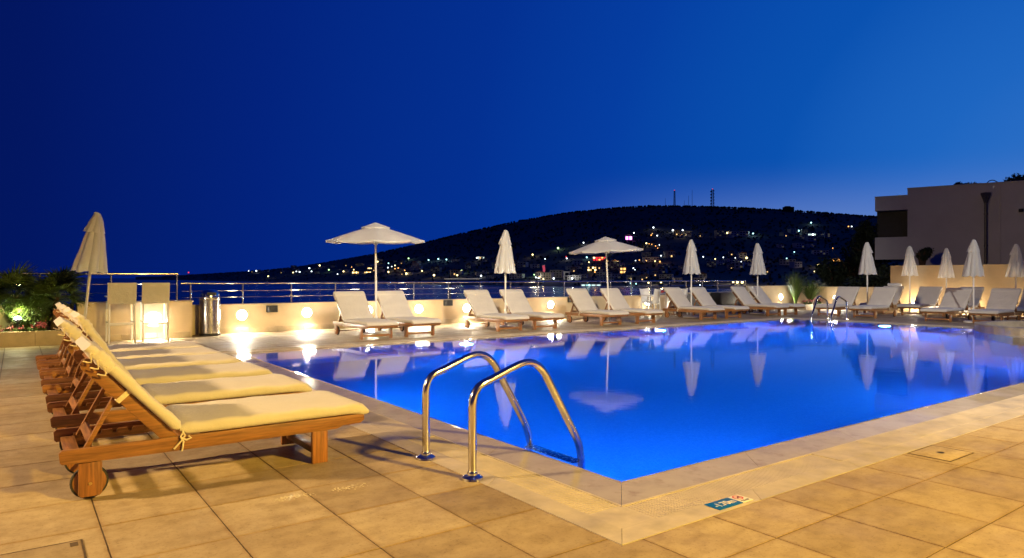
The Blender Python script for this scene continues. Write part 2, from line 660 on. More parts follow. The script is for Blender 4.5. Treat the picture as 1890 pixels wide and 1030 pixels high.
# woodland on the hill: crowns as one mass
ico = bmesh.new()
bmesh.ops.create_icosphere(ico, subdivisions=1, radius=1)
IV = [v.co.copy() for v in ico.verts]
IF = [tuple(v.index for v in f.verts) for f in ico.faces]
ico.free()
mb = MB()
for i in range(6500):
    px = rng.uniform(300, 1700)
    u = 1.0 if i < 1500 else rng.random() ** 0.7
    p, d = terrain(px, u)
    r = rng.uniform(1.3, 3.0) * (d / 1500) ** 0.5
    if px < 700:
        r *= 0.6
    k = rng.uniform(0.7, 1.25)
    mb.add([(p.x + q.x * r * rng.uniform(0.85, 1.2), p.y + q.y * r * rng.uniform(0.85, 1.2), p.z + (q.z * k + 0.35) * r) for q in IV], IF)
tag(mb.build('woodland', 'far_tree', smooth=False), kind='stuff')

# garden slope behind the terrace on the right
mb = MB()
mb.add([(25.75, -30, -1.2), (120, -30, -1.2), (120, 60, -4), (25.75, 15.7, -1.2)], [(0, 1, 2, 3)])
tag(mb.build('garden_ground', 'hill', smooth=False), kind='structure')
mb = MB()
mb.box(-40, -25, -12, 25.75, 15.72, -2.3)
mb.box(-40, 15.5, -2.3, 25.75, 15.72, -0.02)
tag(mb.build('terrace_base', 'plaster_grey'), kind='structure')

# ------------------------------------------------------------------ pool
X0, X1, Y0, Y1 = 2.90, 18.40, 2.88, 11.22
OUT = [(X0, Y0), (X0, Y1), (X1, Y1), (X1, 6.2), (17.6, 6.05), (16.4, 5.2), (16.4, Y0)]
WZ = -0.012
mb = MB()
n = len(OUT)
DEP = -1.75
vs = [(x, y, -0.03) for x, y in OUT] + [(x, y, DEP) for x, y in OUT]
mb.add(vs, [(j, (j + 1) % n, (j + 1) % n + n, j + n) for j in range(n)] + [tuple(range(n, 2 * n))])
tag(mb.build('pool_basin', 'pool_mosaic', smooth=False), kind='structure')
mb = MB()
mb.add([(x, y, WZ) for x, y in OUT], [tuple(range(n))])
tag(mb.build('pool_water', 'pool_water', smooth=False), kind='structure')

# deck bed under the tiles
BX, BY, BX1, BY1 = 2.20, 2.18, 19.1, 11.92
mb = MB()
for a in ((-40, -25, BX, 15.5), (BX, -25, 25.6, BY), (BX, BY1, 25.6, 15.5), (BX1, BY, 25.6, BY1)):
    mb.add([(a[0], a[1], -0.003), (a[2], a[1], -0.003), (a[2], a[3], -0.003), (a[0], a[3], -0.003)], [(0, 1, 2, 3)])
deck = tag(mb.build('pool_deck', 'grout', smooth=False), kind='structure')

# tiles: the ones that can be told apart are single pieces
GX = [2.20, 1.80] + [1.80 - 0.49 * k for k in range(1, 30)]
GX = sorted(GX) + []
GXR = [2.33 + 0.507 * k for k in range(0, 47)]
GY_S = [2.18, 1.82] + [1.82 - 0.507 * k for k in range(1, 26)]
GY_S = sorted(GY_S)
GY_L = [1.82, 2.27] + [2.27 + 0.518 * k for k in range(1, 26)]
GAP = 0.0034
cells = []                                       # polygons in xy
for i in range(len(GX) - 1):
    for j in range(len(GY_L) - 1):
        a, b, c, d_ = GX[i], GY_L[j], GX[i + 1], min(GY_L[j + 1], 15.5)
        if j == 0 and i == len(GX) - 2:
            cells.append([(a, b), (2.33, b), (2.33, 2.18), (BX, 2.18), (BX, 2.27), (a, 2.27)])
        else:
            cells.append([(a, b), (c, b), (c, d_), (a, d_)])
allx = [x for x in GX[:-1]] + GXR
for i in range(len(allx) - 1):
    for j in range(len(GY_S) - 1):
        a, b, c, d_ = allx[i], GY_S[j], allx[i + 1], GY_S[j + 1]
        if j == len(GY_S) - 2 and a < 2.3:
            continue
        if c > 25.6:
            c = 25.6
        cells.append([(a, b), (c, b), (c, d_), (a, d_)])
for i in range(46):
    for j in range(7):
        a = 2.20 + 0.507 * i
        b = BY1 + 0.514 * j
        c, d_ = min(a + 0.507, 25.6), min(b + 0.514, 15.5)
        cells.append([(a, b), (c, b), (c, d_), (a, d_)])
for i in range(13):
    for j in range(19):
        a = BX1 + 0.507 * i
        b = BY + 0.514 * j
        c, d_ = min(a + 0.507, 25.6), min(b + 0.514, BY1)
        if c - a > 0.02 and d_ - b > 0.02:
            cells.append([(a, b), (c, b), (c, d_), (a, d_)])


def tile_prism(mb, poly, zt):
    """paving tile with a small chamfer"""
    cx = sum(p[0] for p in poly) / len(poly)
    cy = sum(p[1] for p in poly) / len(poly)

    def ins(p, g):
        return (p[0] + (g if p[0] < cx else -g), p[1] + (g if p[1] < cy else -g))
    m = len(poly)
    r0 = [(*ins(p, GAP), -0.005) for p in poly]
    r1 = [(*ins(p, GAP), zt - 0.0008) for p in poly]
    r2 = [(*ins(p, GAP + 0.0012), zt) for p in poly]
    mb.add(r0 + r1 + r2, [(a * m + j, a * m + (j + 1) % m, a * m + m + (j + 1) % m, a * m + m + j) for a in (0, 1) for j in range(m)] + [tuple(2 * m + j for j in range(m))])


DRAIN = (4.94, 1.95, 5.28, 2.17)
ranked = []
for c in cells:
    mx = sum(p[0] for p in c) / len(c)
    my = sum(p[1] for p in c) / len(c)
    if mx > 1 and my < -3:
        ranked.append((99, c))
        continue
    q = proj(mx, my, 0)
    vis = q is not None and -90 < q[0] < 1990 and q[1] < 1110
    ranked.append((q[2] if vis else 90 + rng.random(), c))
ranked.sort(key=lambda t: t[0])
rest = MB()
for k, (d, c) in enumerate(ranked):
    zt = rng.uniform(-0.0006, 0.0006)
    if k < 285 and d < 50:
        ox, oy = c[0]
        mb = MB()
        tile_prism(mb, [(x - ox, y - oy) for x, y in c], zt)
        mb.build('tile', 'stone_tile', deck, smooth=False, loc=(ox, oy, 0))
    else:
        tile_prism(rest, c, zt)
tag(rest.build('tile_field', 'stone_tile', deck, smooth=False), kind='stuff')

# coping, grating channel and border round the pool
cop = thing('pool_coping', 'wet marble coping with slotted overflow channel around the blue pool', 'pool edge')
cop['kind'] = 'structure'
del cop['category']


def strip_stone(name, mat, poly, z0s, bev=0.003):
    """poly: 4 xy points, z0s: top height of each"""
    mb = MB()
    vs = [(x, y, -0.06) for x, y in poly] + [(x, y, z) for (x, y), z in zip(poly, z0s)]
    mb.add(vs, [(3, 2, 1, 0), (4, 5, 6, 7), (0, 1, 5, 4), (1, 2, 6, 5), (2, 3, 7, 6), (3, 0, 4, 7)])
    return mb.build(name, mat, cop, smooth=False)


def ring(o0, o1, name, mat, step, za, zb):
    """stones between offsets o0 (pool side) and o1 (outer side) along four sides, mitred at the corners"""
    a, b = (X0 - o0, Y0 - o0, X1 + o0, Y1 + o0), (X0 - o1, Y0 - o1, X1 + o1, Y1 + o1)
    sides = [((a[0], a[1]), (a[0], a[3]), (b[0], b[1]), (b[0], b[3])), ((a[2], a[1]), (a[0], a[1]), (b[2], b[1]), (b[0], b[1])),
             ((a[0], a[3]), (a[2], a[3]), (b[0], b[3]), (b[2], b[3])), ((a[2], a[3]), (a[2], a[1]), (b[2], b[3]), (b[2], b[1]))]
    for p, q, r, s_ in sides:
        L = math.dist(p, q)
        m = max(1, round(L / step))
        g = 0.0015 / L
        for k in range(m):
            t0, t1 = k / m + g, (k + 1) / m - g

            def at(u, v, t):
                return (u[0] + (v[0] - u[0]) * t, u[1] + (v[1] - u[1]) * t)
            P = [at(p, q, t0), at(p, q, t1), at(r, s_, t1 if k < m - 1 else 1 - g), at(r, s_, t0 if k else g)]
            strip_stone(name, mat, P, (za, za, zb, zb))


ring(0.0, 0.032, 'coping_lip', 'wet_marble', 1.6, -0.008, -0.004)
ring(0.034, 0.30, 'coping_stone', 'wet_marble', 1.2, -0.005, -0.013)
ring(0.302, 0.318, 'channel_edge', 'border_stone', 3.0, -0.006, -0.006)
ring(0.545, 0.56, 'channel_edge', 'border_stone', 3.0, -0.004, -0.004)
ring(0.562, 0.697, 'border_stone', 'border_stone', 1.01, 0.0, 0.0)
mb = MB()                                        # channel bed and slotted grating bars
for (ax, ay, bx, by) in ((X0 - .545, Y0 - .545, X0 - .318, Y1 + .545), (X0 - .318, Y0 - .545, X1 + .318, Y0 - .318),
                         (X0 - .318, Y1 + .318, X1 + .318, Y1 + .545), (X1 + .318, Y0 - .545, X1 + .545, Y1 + .545)):
    mb.box(ax, ay, -0.06, bx, by, -0.03)
mb.build('channel_bed', 'grout', cop, smooth=False)
mb = MB()
P = 0.024
y = Y0 - 0.312
while y < Y1 + 0.5:
    mb.box(X0 - .545, y, -0.025, X0 - .318, y + P * 0.72, -0.009)
    y += P
x = X0 - 0.312
while x < X1 + 0.29:
    mb.box(x, Y0 - .545, -0.025, x + P * 0.72, Y0 - .318, -0.009)
    mb.box(x, Y1 + .318, -0.025, x + P * 0.72, Y1 + .545, -0.009)
    x += P
y = Y0 - 0.5
while y < Y1 + 0.5:
    mb.box(X1 + .318, y, -0.025, X1 + .545, y + P * 0.72, -0.009)
    y += P
tag(mb.build('grating', 'grate_stone', cop, smooth=False), kind='stuff')
strip_stone('cover_stone', 'border_stone', [(X0 - .543, Y0 - .543), (X0 - .318, Y0 - .543), (X0 - .318, Y0 - .318), (X0 - .543, Y0 - .318)], (-.005,) * 4)
# smooth cover stones lie over the grating away from the near corner
for k in range(12):
    a = 4.55 + k * 0.6
    strip_stone('cover_stone', 'border_stone', [(X0 - .543, a), (X0 - .32, a), (X0 - .32, a + .595), (X0 - .543, a + .595)], (-.004,) * 4)
for k in range(23):
    a = 4.4 + k * 0.6
    strip_stone('cover_stone', 'border_stone', [(a, Y0 - .543), (a + .595, Y0 - .543), (a + .595, Y0 - .32), (a, Y0 - .32)], (-.004,) * 4)

# promontory at the right end with the round spa pool
mb = MB()
mb.prism([(16.4, 2.2), (19.07, 2.2), (19.07, 6.19), (17.6, 6.05), (16.4, 5.2)], -1.75, -0.016, 'xy')
mb.build('platform', 'border_stone', cop)
spa = thing('spa_pool', 'small round spa pool with glowing blue water and low stone rim', 'spa pool', (18.6, 4.55, 0))
mb = MB()
N = 40
for r0, r1, z0, z1, a0, a1 in ((1.5, 1.78, -0.015, 0.02, 0, N), (1.78, 2.0, -0.015, 0.16, 4, 19)):
    for j in range(a0, a1):
        t0, t1 = 2 * math.pi * j / N, 2 * math.pi * (j + 1) / N
        pts = [(r * math.cos(t), r * math.sin(t)) for r, t in ((r0, t0), (r1, t0), (r1, t1), (r0, t1))]
        mb.prism(pts, z0, z1, 'xy')
mb.build('rim', 'border_stone', spa, smooth=False)
mb = MB()
mb.lathe([(1.5, 0.012), (0.01, 0.012)], N, cap=False)
mb.build('water', 'pool_water', spa, smooth=False)
mb = MB()
mb.lathe([(1.499, 0.01), (1.499, -0.012), (0.01, -0.012)], N, cap=False)
mb.build('basin', 'pool_mosaic', spa, smooth=False)

# underwater lamps in the pool walls
ul = thing('pool_light', 'round underwater lamp set in the pool wall, glowing blue', 'pool light', group='underwater lamps in the pool walls')
mb = MB()
mb.cyl_y(0, 0, 0.10, 0.0, 0.025, 20)
mb.build('lens', 'underwater_lens', ul)
mb = MB()
mb.loft([[(r * math.cos(2 * math.pi * j / 24), y, r * math.sin(2 * math.pi * j / 24)) for j in range(24)] for r, y in ((0.101, 0.0), (0.101, 0.03), (0.13, 0.025), (0.13, 0.0))], cap=False)
mb.build('ring', 'steel', ul)
UW = [(5.0, Y0, 0), (9.0, Y0, 0), (13.0, Y0, 0), (X1, 8.6, 90), (12.5, Y1, 180), (7.0, Y1, 180), (X0, 7.5, -90), (X0, 4.2, -90)]
UWP = [220, 200, 320, 2600, 950, 520, 270, 270]
for i, ((x, y, a), pw) in enumerate(zip(UW, UWP)):
    o = ul if i == 0 else copy_tree(ul)
    dx, dy = -math.sin(R(a)), math.cos(R(a))
    o.location = (x + dx * 0.002, y + dy * 0.002, -0.6)
    o.rotation_euler = (0, 0, R(a))
    lamp('underwater_lamp', 'SPOT', (x + dx * 0.12, y + dy * 0.12, -0.6), pw, (0.045, 0.40, 1.0), 0.12, (x + dx * 3, y + dy * 3, -1.15), 165, 0.8)


# ------------------------------------------------------------------ sun loungers
def rr_ring(x, y0, y1, z0, z1, r, seg=3):
    pts = []
    for cy, cz, a0 in ((y1 - r, z1 - r, 0), (y0 + r, z1 - r, 90), (y0 + r, z0 + r, 180), (y1 - r, z0 + r, 270)):
        for k in range(seg + 1):
            a = R(a0 + 90 * k / seg)
            pts.append((x, cy + r * math.cos(a), cz + r * math.sin(a)))
    return pts


def cushion(L, wid, th, seed, sag=0.012, droop=0.0):
    """soft pad along x from 0 to L, y 0..wid, bottom at z=0"""
    mb = MB()
    rings = []
    N_ = 30
    for i in range(N_ + 1):
        t = i / N_
        x = L * t
        e = min(t, 1 - t) * L
        k = min(1, e / 0.035)
        k = math.sqrt(max(0.0, 1 - (1 - k) ** 2))
        h = th * (0.35 + 0.65 * k)
        zc = th * 0.5
        dz = 0.0
        if droop and x > L - 0.16:
            dz = -droop * ((x - (L - 0.16)) / 0.16) ** 2
        ins = 0.014 * (1 - k)
        w1 = 0.006 * noise.noise(Vector((x * 5, seed, 0)))
        rg = rr_ring(x, ins + w1, wid - ins + w1, zc - h / 2, zc + h / 2, min(h * 0.42, 0.035), 4)
        r2 = []
        for (px, py, pz) in rg:
            wob = noise.noise(Vector((px * 6, py * 8, seed * 3.1))) * 0.010 + noise.noise(Vector((px * 17, py * 9, seed))) * 0.004
            if pz > zc:
                pz += wob - sag * math.sin(math.pi * t) * (1 - abs(2 * py / wid - 1)) * 0.8
            r2.append((px, py, pz + dz * (1 if pz < zc else 1)))
        rings.append(r2)
    mb.loft(rings)
    return mb


BACK_P = Vector((0.757, 0, 0.285))              # backrest pivot


def make_lounger(angle, wid=0.66, ul=0.79):
    """x from the head (0.18) to the foot (1.9), y across, as standing on the deck"""
    t = thing('sun_lounger', '', 'sun lounger')
    OX, OY = -1.03, -wid / 2

    def part(mb, name, mat, bevel=0.0, parent=None, smooth=True):
        mb.v = [(x + OX, y + OY, z) for x, y, z in mb.v]
        return mb.build(name, mat, parent or t, bevel, smooth)

    th = 0.032
    prof = [(0.195, 0.21), (0.185, 0.222), (0.18, 0.27), (0.195, 0.285), (1.885, 0.285), (1.9, 0.275), (1.9, 0.245), (1.87, 0.225), (1.75, 0.222), (1.71, 0.207), (1.6, 0.205), (0.5, 0.205)]
    for y in (0, wid - th):
        part(MB().prism(prof, y, y + th), 'side_rail', 'wood_x', 0.004)
    # rear legs (plates), wheels with tyres, axle
    for y in (0.001, wid - th - 0.001):
        part(MB().prism([(0.268, 0.035), (0.282, 0.022), (0.364, 0.022), (0.378, 0.035), (0.378, 0.2045), (0.268, 0.2045)], y, y + th), 'rear_leg', 'wood_z', 0.003)
    for y in (0.036, wid - 0.036 - 0.03):
        w = part(MB().cyl_y(0.322, 0.092, 0.08, y, y + 0.028, 28), 'wheel', 'wood_z', 0.004)
        mb = MB()
        rg = []
        for j in range(29):
            a = 2 * math.pi * j / 28
            rg.append([(0.322 + r * math.cos(a), yy, 0.092 + r * math.sin(a)) for r, yy in ((0.079, y + .001), (0.0885, y + .002), (0.0915, y + .014), (0.0885, y + .026), (0.079, y + .027))])
        mb.loft(rg, cap=False)
        part(mb, 'tyre', 'rubber', 0, w)
    part(MB().tube([(0.322, 0.004, 0.092), (0.322, wid - 0.004, 0.092)], 0.011, 8), 'axle', 'wood_y')
    for y in (-0.004, wid + 0.004):
        part(MB().tube([(0.322, y, 0.092), (0.322, y + (0.008 if y < 0 else -0.008), 0.092)], 0.009, 8), 'bolt', 'brass')
    for y in (0.001, wid - th - 0.001):
        part(MB().box(1.543, y, 0, 1.645, y + th, 0.2045), 'front_leg', 'wood_z', 0.003)
    part(MB().box(1.575, th, 0.045, 1.612, wid - th, 0.085), 'front_stretcher', 'wood_y', 0.003)
    part(MB().box(0.215, th, 0.218, 0.285, wid - th, 0.242), 'head_crossbar', 'wood_y', 0.003)
    part(MB().box(1.845, th, 0.228, 1.885, wid - th, 0.275), 'foot_crossbar', 'wood_y', 0.003)
    part(MB().box(0.80, th, 0.21, 0.84, wid - th, 0.245), 'middle_crossbar', 'wood_y', 0.003)
    # ratchet bars with notches
    for y in (th + 0.001, wid - th - 0.026):
        pr = [(0.28, 0.208), (0.66, 0.208), (0.66, 0.258)]
        for k in range(4):
            xk = 0.60 - k * 0.085
            pr += [(xk, 0.258), (xk - 0.008, 0.236), (xk - 0.026, 0.236), (xk - 0.032, 0.258)]
        pr += [(0.28, 0.258)]
        part(MB().prism(pr, y, y + 0.025), 'ratchet_bar', 'wood_x')
    for k in range(8):
        x = 0.90 + k * 0.115
        part(MB().box(x, th + 0.001, 0.262, x + 0.07, wid - th - 0.001, 0.28), 'seat_slat', 'wood_y', 0.003)
    # backrest: rails, slats, prop
    M = Matrix.Translation(BACK_P) @ Matrix.Rotation(math.pi, 4, 'Z') @ Matrix.Rotation(-R(angle), 4, 'Y')

    def bpart(mb, name, mat, bevel=0.0, parent=None, smooth=True):
        mb.v = [tuple(M @ Vector(p)) for p in mb.v]
        return part(mb, name, mat, bevel, parent, smooth)

    # in the back frame: u along the backrest (0 pivot .. 0.67), y mirrored by the half turn (0 .. -wid), w normal to it
    pr = [(0, 0), (0.63, 0), (0.655, -0.012), (0.665, -0.035), (0.655, -0.058), (0.63, -0.07), (0.02, -0.07), (0, -0.06)]
    for y in (-(2 * th + 0.003), -(wid - th - 0.003)):
        bpart(MB().prism(pr, y, y + th), 'back_rail', 'wood_x', 0.004)
    for k in range(6):
        u = 0.06 + k * 0.1
        bpart(MB().box(u, -(wid - 2 * th - 0.004), -0.022, u + 0.065, -(2 * th + 0.004), -0.004), 'back_slat', 'wood_y', 0.003)
    top = M @ Vector((0.40, 0, -0.05))
    bx = 0.30 if angle < 50 else 0.39
    for y in (2 * th + 0.028, wid - 2 * th - 0.028):
        part(MB().bar((top.x, y, top.z), (bx, y, 0.25), 0.022, 0.042, (0, 1, 0)), 'prop_bar', 'wood_x', 0.002)
    cb = Vector((top.x, 0, top.z)).lerp(Vector((bx, 0, 0.25)), 0.80)
    part(MB().bar((cb.x, 2 * th + 0.04, cb.z), (cb.x, wid - 2 * th - 0.04, cb.z), 0.02, 0.045, (0.6, 0, 0.8)), 'prop_crossbar', 'wood_y', 0.002)
    # mattress in two pads, with ties
    sc = cushion(1.17, wid + 0.015, 0.074, 1.3, droop=0.03)
    sc.v = [(x + 0.765, y - 0.0075, z + 0.288) for x, y, z in sc.v]
    part(sc, 'seat_cushion', 'cushion_fabric')
    bc = cushion(ul - 0.06, wid + 0.01, 0.06, 4.2, sag=0.004)
    bc.v = [(x + 0.03, -(y - 0.005), z + 0.004) for x, y, z in bc.v]
    bcu = bpart(bc, 'back_cushion', 'cushion_fabric')
    hood = MB()                                   # turned-over head end with gathered edge
    rings = []
    for i in range(15):
        v_ = i / 14
        x = ul - 0.17 + 0.172 * v_
        g = 0.0035 * math.sin(i * 1.7)
        hh = 0.044 + 0.018 * math.sin(math.pi * min(1, v_ * 1.1)) + g
        rings.append([(px, -py + 0.012, pz + 0.008 * noise.noise(Vector((px * 30, py * 14, 2)))) for px, py, pz in rr_ring(x, -0.006 - g, wid + 0.018 + g, -0.006 + 0.01 * v_ + g, hh + 0.012, 0.024, 3)])
    hood.loft(rings)
    bpart(hood, 'pillow_hood', 'cushion_fabric', 0, bcu)
    for y in (0.0, -wid):
        s_ = 1 if y == 0 else -1
        mb = MB()
        for k in range(3):
            u = ul - 0.15 + k * 0.05
            pts = [(u + 0.02 * math.sin(a * 1.3), y + s_ * (0.012 + 0.008 * math.sin(a)), 0.03 - a * 0.012) for a in [q * 0.9 for q in range(7)]]
            mb.tube(pts, 0.0042, 5)
        bpart(mb, 'tie_cord', 'cord', 0, bcu)
    for y in (-th - 0.034, -(wid - 0.001)):       # elastic straps round the rails
        bpart(MB().box(0.36, y - 0.003, -0.075, 0.388, y + th + 0.006, 0.02), 'strap', 'cord', 0.003, bcu)
    for y, s_ in ((-0.004, -1), (wid + 0.004, 1)):  # knotted cords at the hinge
        c0 = Vector((0.775, y, 0.287))
        for pts, r_ in ((((0, 0, .03), (.012, .010, .005), (-.006, .012, -.022), (-.045, .008, -.066)), 0.0055),
                        (((.004, .004, .02), (-.012, .012, 0), (.004, .014, -.03), (-.004, .008, -.085)), 0.0055),
                        (((.03, .012, 0), (.045, .014, -.012), (.02, .014, -.022), (-.01, .012, -.008)), 0.006)):
            part(MB().tube([c0 + Vector((p[0], s_ * p[1], p[2])) for p in pts], r_, 6), 'knotted_cord', 'cord')
    return t


GW = 'wooden loungers in a row beside the left pool edge'
LN = make_lounger(48, ul=0.70)
LA = make_lounger(48, ul=0.80)
LN.location = (1.03, 4.63, 0)
tag(LN, 'nearest wooden sun lounger with cream mattress, its wheel and knotted tie in plain view', 'sun lounger', GW)
LB = make_lounger(57, ul=0.71)
WEST = [(5.73, 0.0, LA, 'wooden lounger right behind the nearest one, the second of the left row'),
        (6.75, 0.5, LB, 'third wooden lounger of the left row counted from the nearest one'),
        (7.76, -0.6, LB, 'fourth wooden lounger of the left row counted from the nearest one'),
        (8.60, 0.4, LB, 'fifth wooden lounger of the left row, next to the farthest one'),
        (9.48, -0.3, LB, 'farthest wooden lounger of the left row, nearest to the bar stools')]
used = set()
for y, a, src, lab in WEST:
    if src.name not in used:
        o = src
        used.add(src.name)
        tag(o, lab, 'sun lounger', GW)
        o.location = (1.03, y, 0)
        o.rotation_euler = (0, 0, R(a))
    else:
        dup(src, (1.03, y, 0), R(a), lab, GW)

GS = 'wooden loungers in pairs along the lit terrace wall'
SOUTH = [(5.74, 'first lounger from the left along the wall, left of the nearest open umbrella'),
         (6.72, 'lounger along the wall just right of the nearest open umbrella'),
         (9.00, 'lounger along the wall left of the closed umbrella between the two open ones'),
         (10.03, 'lounger along the wall right of the closed umbrella between the two open ones'),
         (12.22, 'lounger along the wall left of the second, farther open umbrella'),
         (13.45, 'lounger along the wall right of the second open umbrella, before the white table'),
         (16.08, 'lounger along the wall just right of the white plastic chairs'),
         (17.25, 'lounger in front of the grey wall, left of the black cabinet'),
         (19.30, 'lounger just right of the black cabinet, left of its closed umbrella'),
         (20.25, 'last lounger of the wall row, before the corner lamp and grass')]
for i, (x, lab) in enumerate(SOUTH):
    dup(LA, (x, 14.05 - 1.03 + rng.uniform(-.05, .05), 0), R(-90) + R(rng.uniform(-1.5, 1.5)), lab, GS)
GE = 'wooden loungers at the far right end of the pool'
EAST = [(21.2, 11.45, 'front lounger at the right end, behind the far pool ladder'),
        (21.2, 10.30, 'front lounger right of the far ladder, before the closed umbrella by the dark trees'),
        (21.15, 8.25, 'front lounger left of the bluish white closed umbrella at the right'),
        (21.15, 7.08, 'front lounger right of the bluish white closed umbrella at the right'),
        (23.75, 11.25, 'back row lounger with a white rolled towel on its head end'),
        (23.75, 10.05, 'back row lounger before the left end of the tall beige wall'),
        (23.75, 8.85, 'back row lounger before the middle of the tall beige wall'),
        (23.45, 7.05, 'back row lounger at the right edge of the photo before the tall wall')]
for x, y, lab in EAST:
    dup(LA, (x, y, 0), R(180) + R(rng.uniform(-2, 2)), lab, GE)

mb = MB()
mb.tube([(0, -0.22, 0.0), (0, -0.1, 0.012), (0.01, 0.05, 0.004), (0, 0.22, 0.02)], [0.05, 0.062, 0.058, 0.05], 12)
tw = mb.build('rolled_towel', 'towel_white', loc=(24.60, 11.25, 0.95))
tag(tw, 'white rolled towel lying on the head end of a back row lounger', 'towel')


# ------------------------------------------------------------------ umbrellas
def umbrella_base(t):
    MB().lathe([(0.02, 0), (0.25, 0.0), (0.25, 0.035), (0.22, 0.05), (0.03, 0.055)], 24).build('base', 'white_paint', t)
    MB().lathe([(0.034, 0.05), (0.034, 0.38), (0.03, 0.385)], 14).build('base_tube', 'white_paint', t)
    MB().lathe([(0.022, 0.05), (0.022, 2.3)], 14).build('pole', 'white_paint', t)


def make_closed(seed):
    t = thing('closed_umbrella', '', 'umbrella')
    umbrella_base(t)
    rr_ = random.Random(seed)
    ph = rr_.random() * 6

    def skirt(z0, z1, r0, r1, rows, dep, hemdip, name):
        mb = MB()
        N_ = 64
        rings = []
        for i in range(rows + 1):
            q = i / rows
            ring_ = []
            for j in range(N_):
                a = 2 * math.pi * j / N_
                fold = abs(math.sin(a * 4 + ph + 0.25 * math.sin(a * 2 + seed) + 0.3 * q))
                rad = (r0 + (r1 - r0) * q ** 0.85) * (1 - dep * (0.25 + 0.75 * q) * (1 - fold) ** 1.3)
                rad *= 1 + 0.05 * noise.noise(Vector((math.cos(a) * 2, math.sin(a) * 2, q * 4 + seed)))
                z = z0 + (z1 - z0) * q + hemdip * q ** 8 * (1 - fold)
                ring_.append((rad * math.cos(a) * 1.03 + 0.012 * math.sin(q * 3 + seed), rad * math.sin(a) * 0.97, z))
            rings.append(ring_)
        mb.loft(rings, cap=False)
        o = mb.build(name, 'canvas', t)
        return o
    skirt(2.30, 1.30, 0.055, 0.275, 20, 0.30, 0.05, 'canopy')
    skirt(2.345, 2.00, 0.045, 0.165, 8, 0.18, 0.03, 'vent_cap')
    MB().lathe([(0.01, 2.30), (0.045, 2.33), (0.04, 2.355), (0.005, 2.362)], 12).build('finial', 'canvas', t)
    return t


def make_open():
    t = thing('open_umbrella', '', 'umbrella')
    umbrella_base(t)
    N_ = 8
    c = MB()
    rings = []
    steps = 10
    for i in range(steps + 1):
        q = i / steps
        ring_ = []
        for j in range(N_ * 4):
            a = 2 * math.pi * j / (N_ * 4)
            k = (j % 4) / 4
            chord = math.cos(math.pi / N_) / math.cos((k - 0.5) * 2 * math.pi / N_)
            rad = (0.20 + 0.83 * q) * chord
            z = 2.262 - 0.045 * q * q - 0.23 * q
            z -= 0.03 * q * math.sin(math.pi * k)
            if k:
                rad *= 1 - 0.05 * q * math.sin(math.pi * k)
            ring_.append((rad * math.cos(a), rad * math.sin(a), z))
        rings.append(ring_)
    rings.append([(x * 1.002, y * 1.002, z - 0.03) for x, y, z in rings[-1]])
    c.loft(rings, cap=False)
    can = c.build('canopy', 'canvas', t)
    v = MB()
    vr = []
    for i in range(5):
        q = i / 4
        vr.append([((0.02 + 0.28 * q) * math.cos(2 * math.pi * j / 32) * (math.cos(math.pi / 8) / math.cos(((j % 4) / 4 - .5) * math.pi / 4)),
                    (0.02 + 0.28 * q) * math.sin(2 * math.pi * j / 32) * (math.cos(math.pi / 8) / math.cos(((j % 4) / 4 - .5) * math.pi / 4)), 2.375 - 0.10 * q - 0.012 * q * math.sin(math.pi * (j % 4) / 4)) for j in range(32)])
    vr.append([(x, y, z - 0.025) for x, y, z in vr[-1]])
    v.loft(vr, cap=False)
    v.build('vent_cap', 'canvas', t)
    for j in range(N_):
        a = 2 * math.pi * j / N_
        ca, sa = math.cos(a), math.sin(a)
        MB().bar((0.03 * ca, 0.03 * sa, 2.27), (1.03 * ca, 1.03 * sa, 1.985), 0.014, 0.018).build('rib', 'white_paint', t)
        MB().bar((0.035 * ca, 0.035 * sa, 1.93), (0.55 * ca, 0.55 * sa, 2.125), 0.012, 0.014).build('strut', 'white_paint', t)
    MB().lathe([(0.024, 1.90), (0.045, 1.91), (0.045, 1.97), (0.024, 1.98)], 12).build('runner', 'white_paint', t)
    return t


GU = 'closed white parasols round the pool'
ca = make_closed(1)
cb = make_closed(2)
CLOSED = [(ca, 0.92, 14.0, 1.0, 'tilted closed white umbrella at the left, behind the bar stools side of the loungers'),
          (cb, 9.53, 13.35, 1.0, 'closed white umbrella between the two open umbrellas'),
          (ca, 16.50, 13.44, 1.0, 'closed white umbrella left of the black cabinet, first right of the open ones'),
          (cb, 20.00, 13.53, 1.0, 'closed white umbrella just left of the corner lamp and grass clump'),
          (ca, 22.3, 11.05, 1.0, 'closed white umbrella in front of the dark trees, right of the far ladder'),
          (cb, 24.6, 10.76, 0.97, 'closed white umbrella at the left end of the tall beige wall'),
          (ca, 24.6, 9.63, 0.92, 'smallest closed umbrella before the middle of the tall beige wall'),
          (cb, 20.80, 7.48, 0.945, 'bluish white closed umbrella between the two right front loungers'),
          (ca, 24.3, 7.62, 0.94, 'closed umbrella at the right edge of the photo')]
seen = set()
for i, (src, x, y, s, lab) in enumerate(CLOSED):
    if id(src) in seen:
        o = dup(src, (x, y, 0), R(37 * i), lab, GU, s)
    else:
        seen.add(id(src))
        o = src
        o.location = (x, y, 0)
        tag(o, lab, 'umbrella', GU)
    if i == 0:
        ax = Vector((VX, VY, 0))
        o.rotation_euler = Matrix.Rotation(R(6.5), 3, ax).to_euler()
GO = 'open white parasols along the terrace wall'
op = make_open()
op.location = (6.21, 13.44, 0)
op.rotation_euler = (R(1.0), R(-1.5), R(18))
tag(op, 'large open white umbrella over the nearest pair of wall loungers', 'umbrella', GO)
o2 = dup(op, (12.54, 12.88, 0), R(8), 'second open white umbrella, farther away, in front of the town lights', GO)
o2.scale = (0.94, 0.94, 0.96)
o2.rotation_euler = (R(-1.5), R(-2.5), R(8))

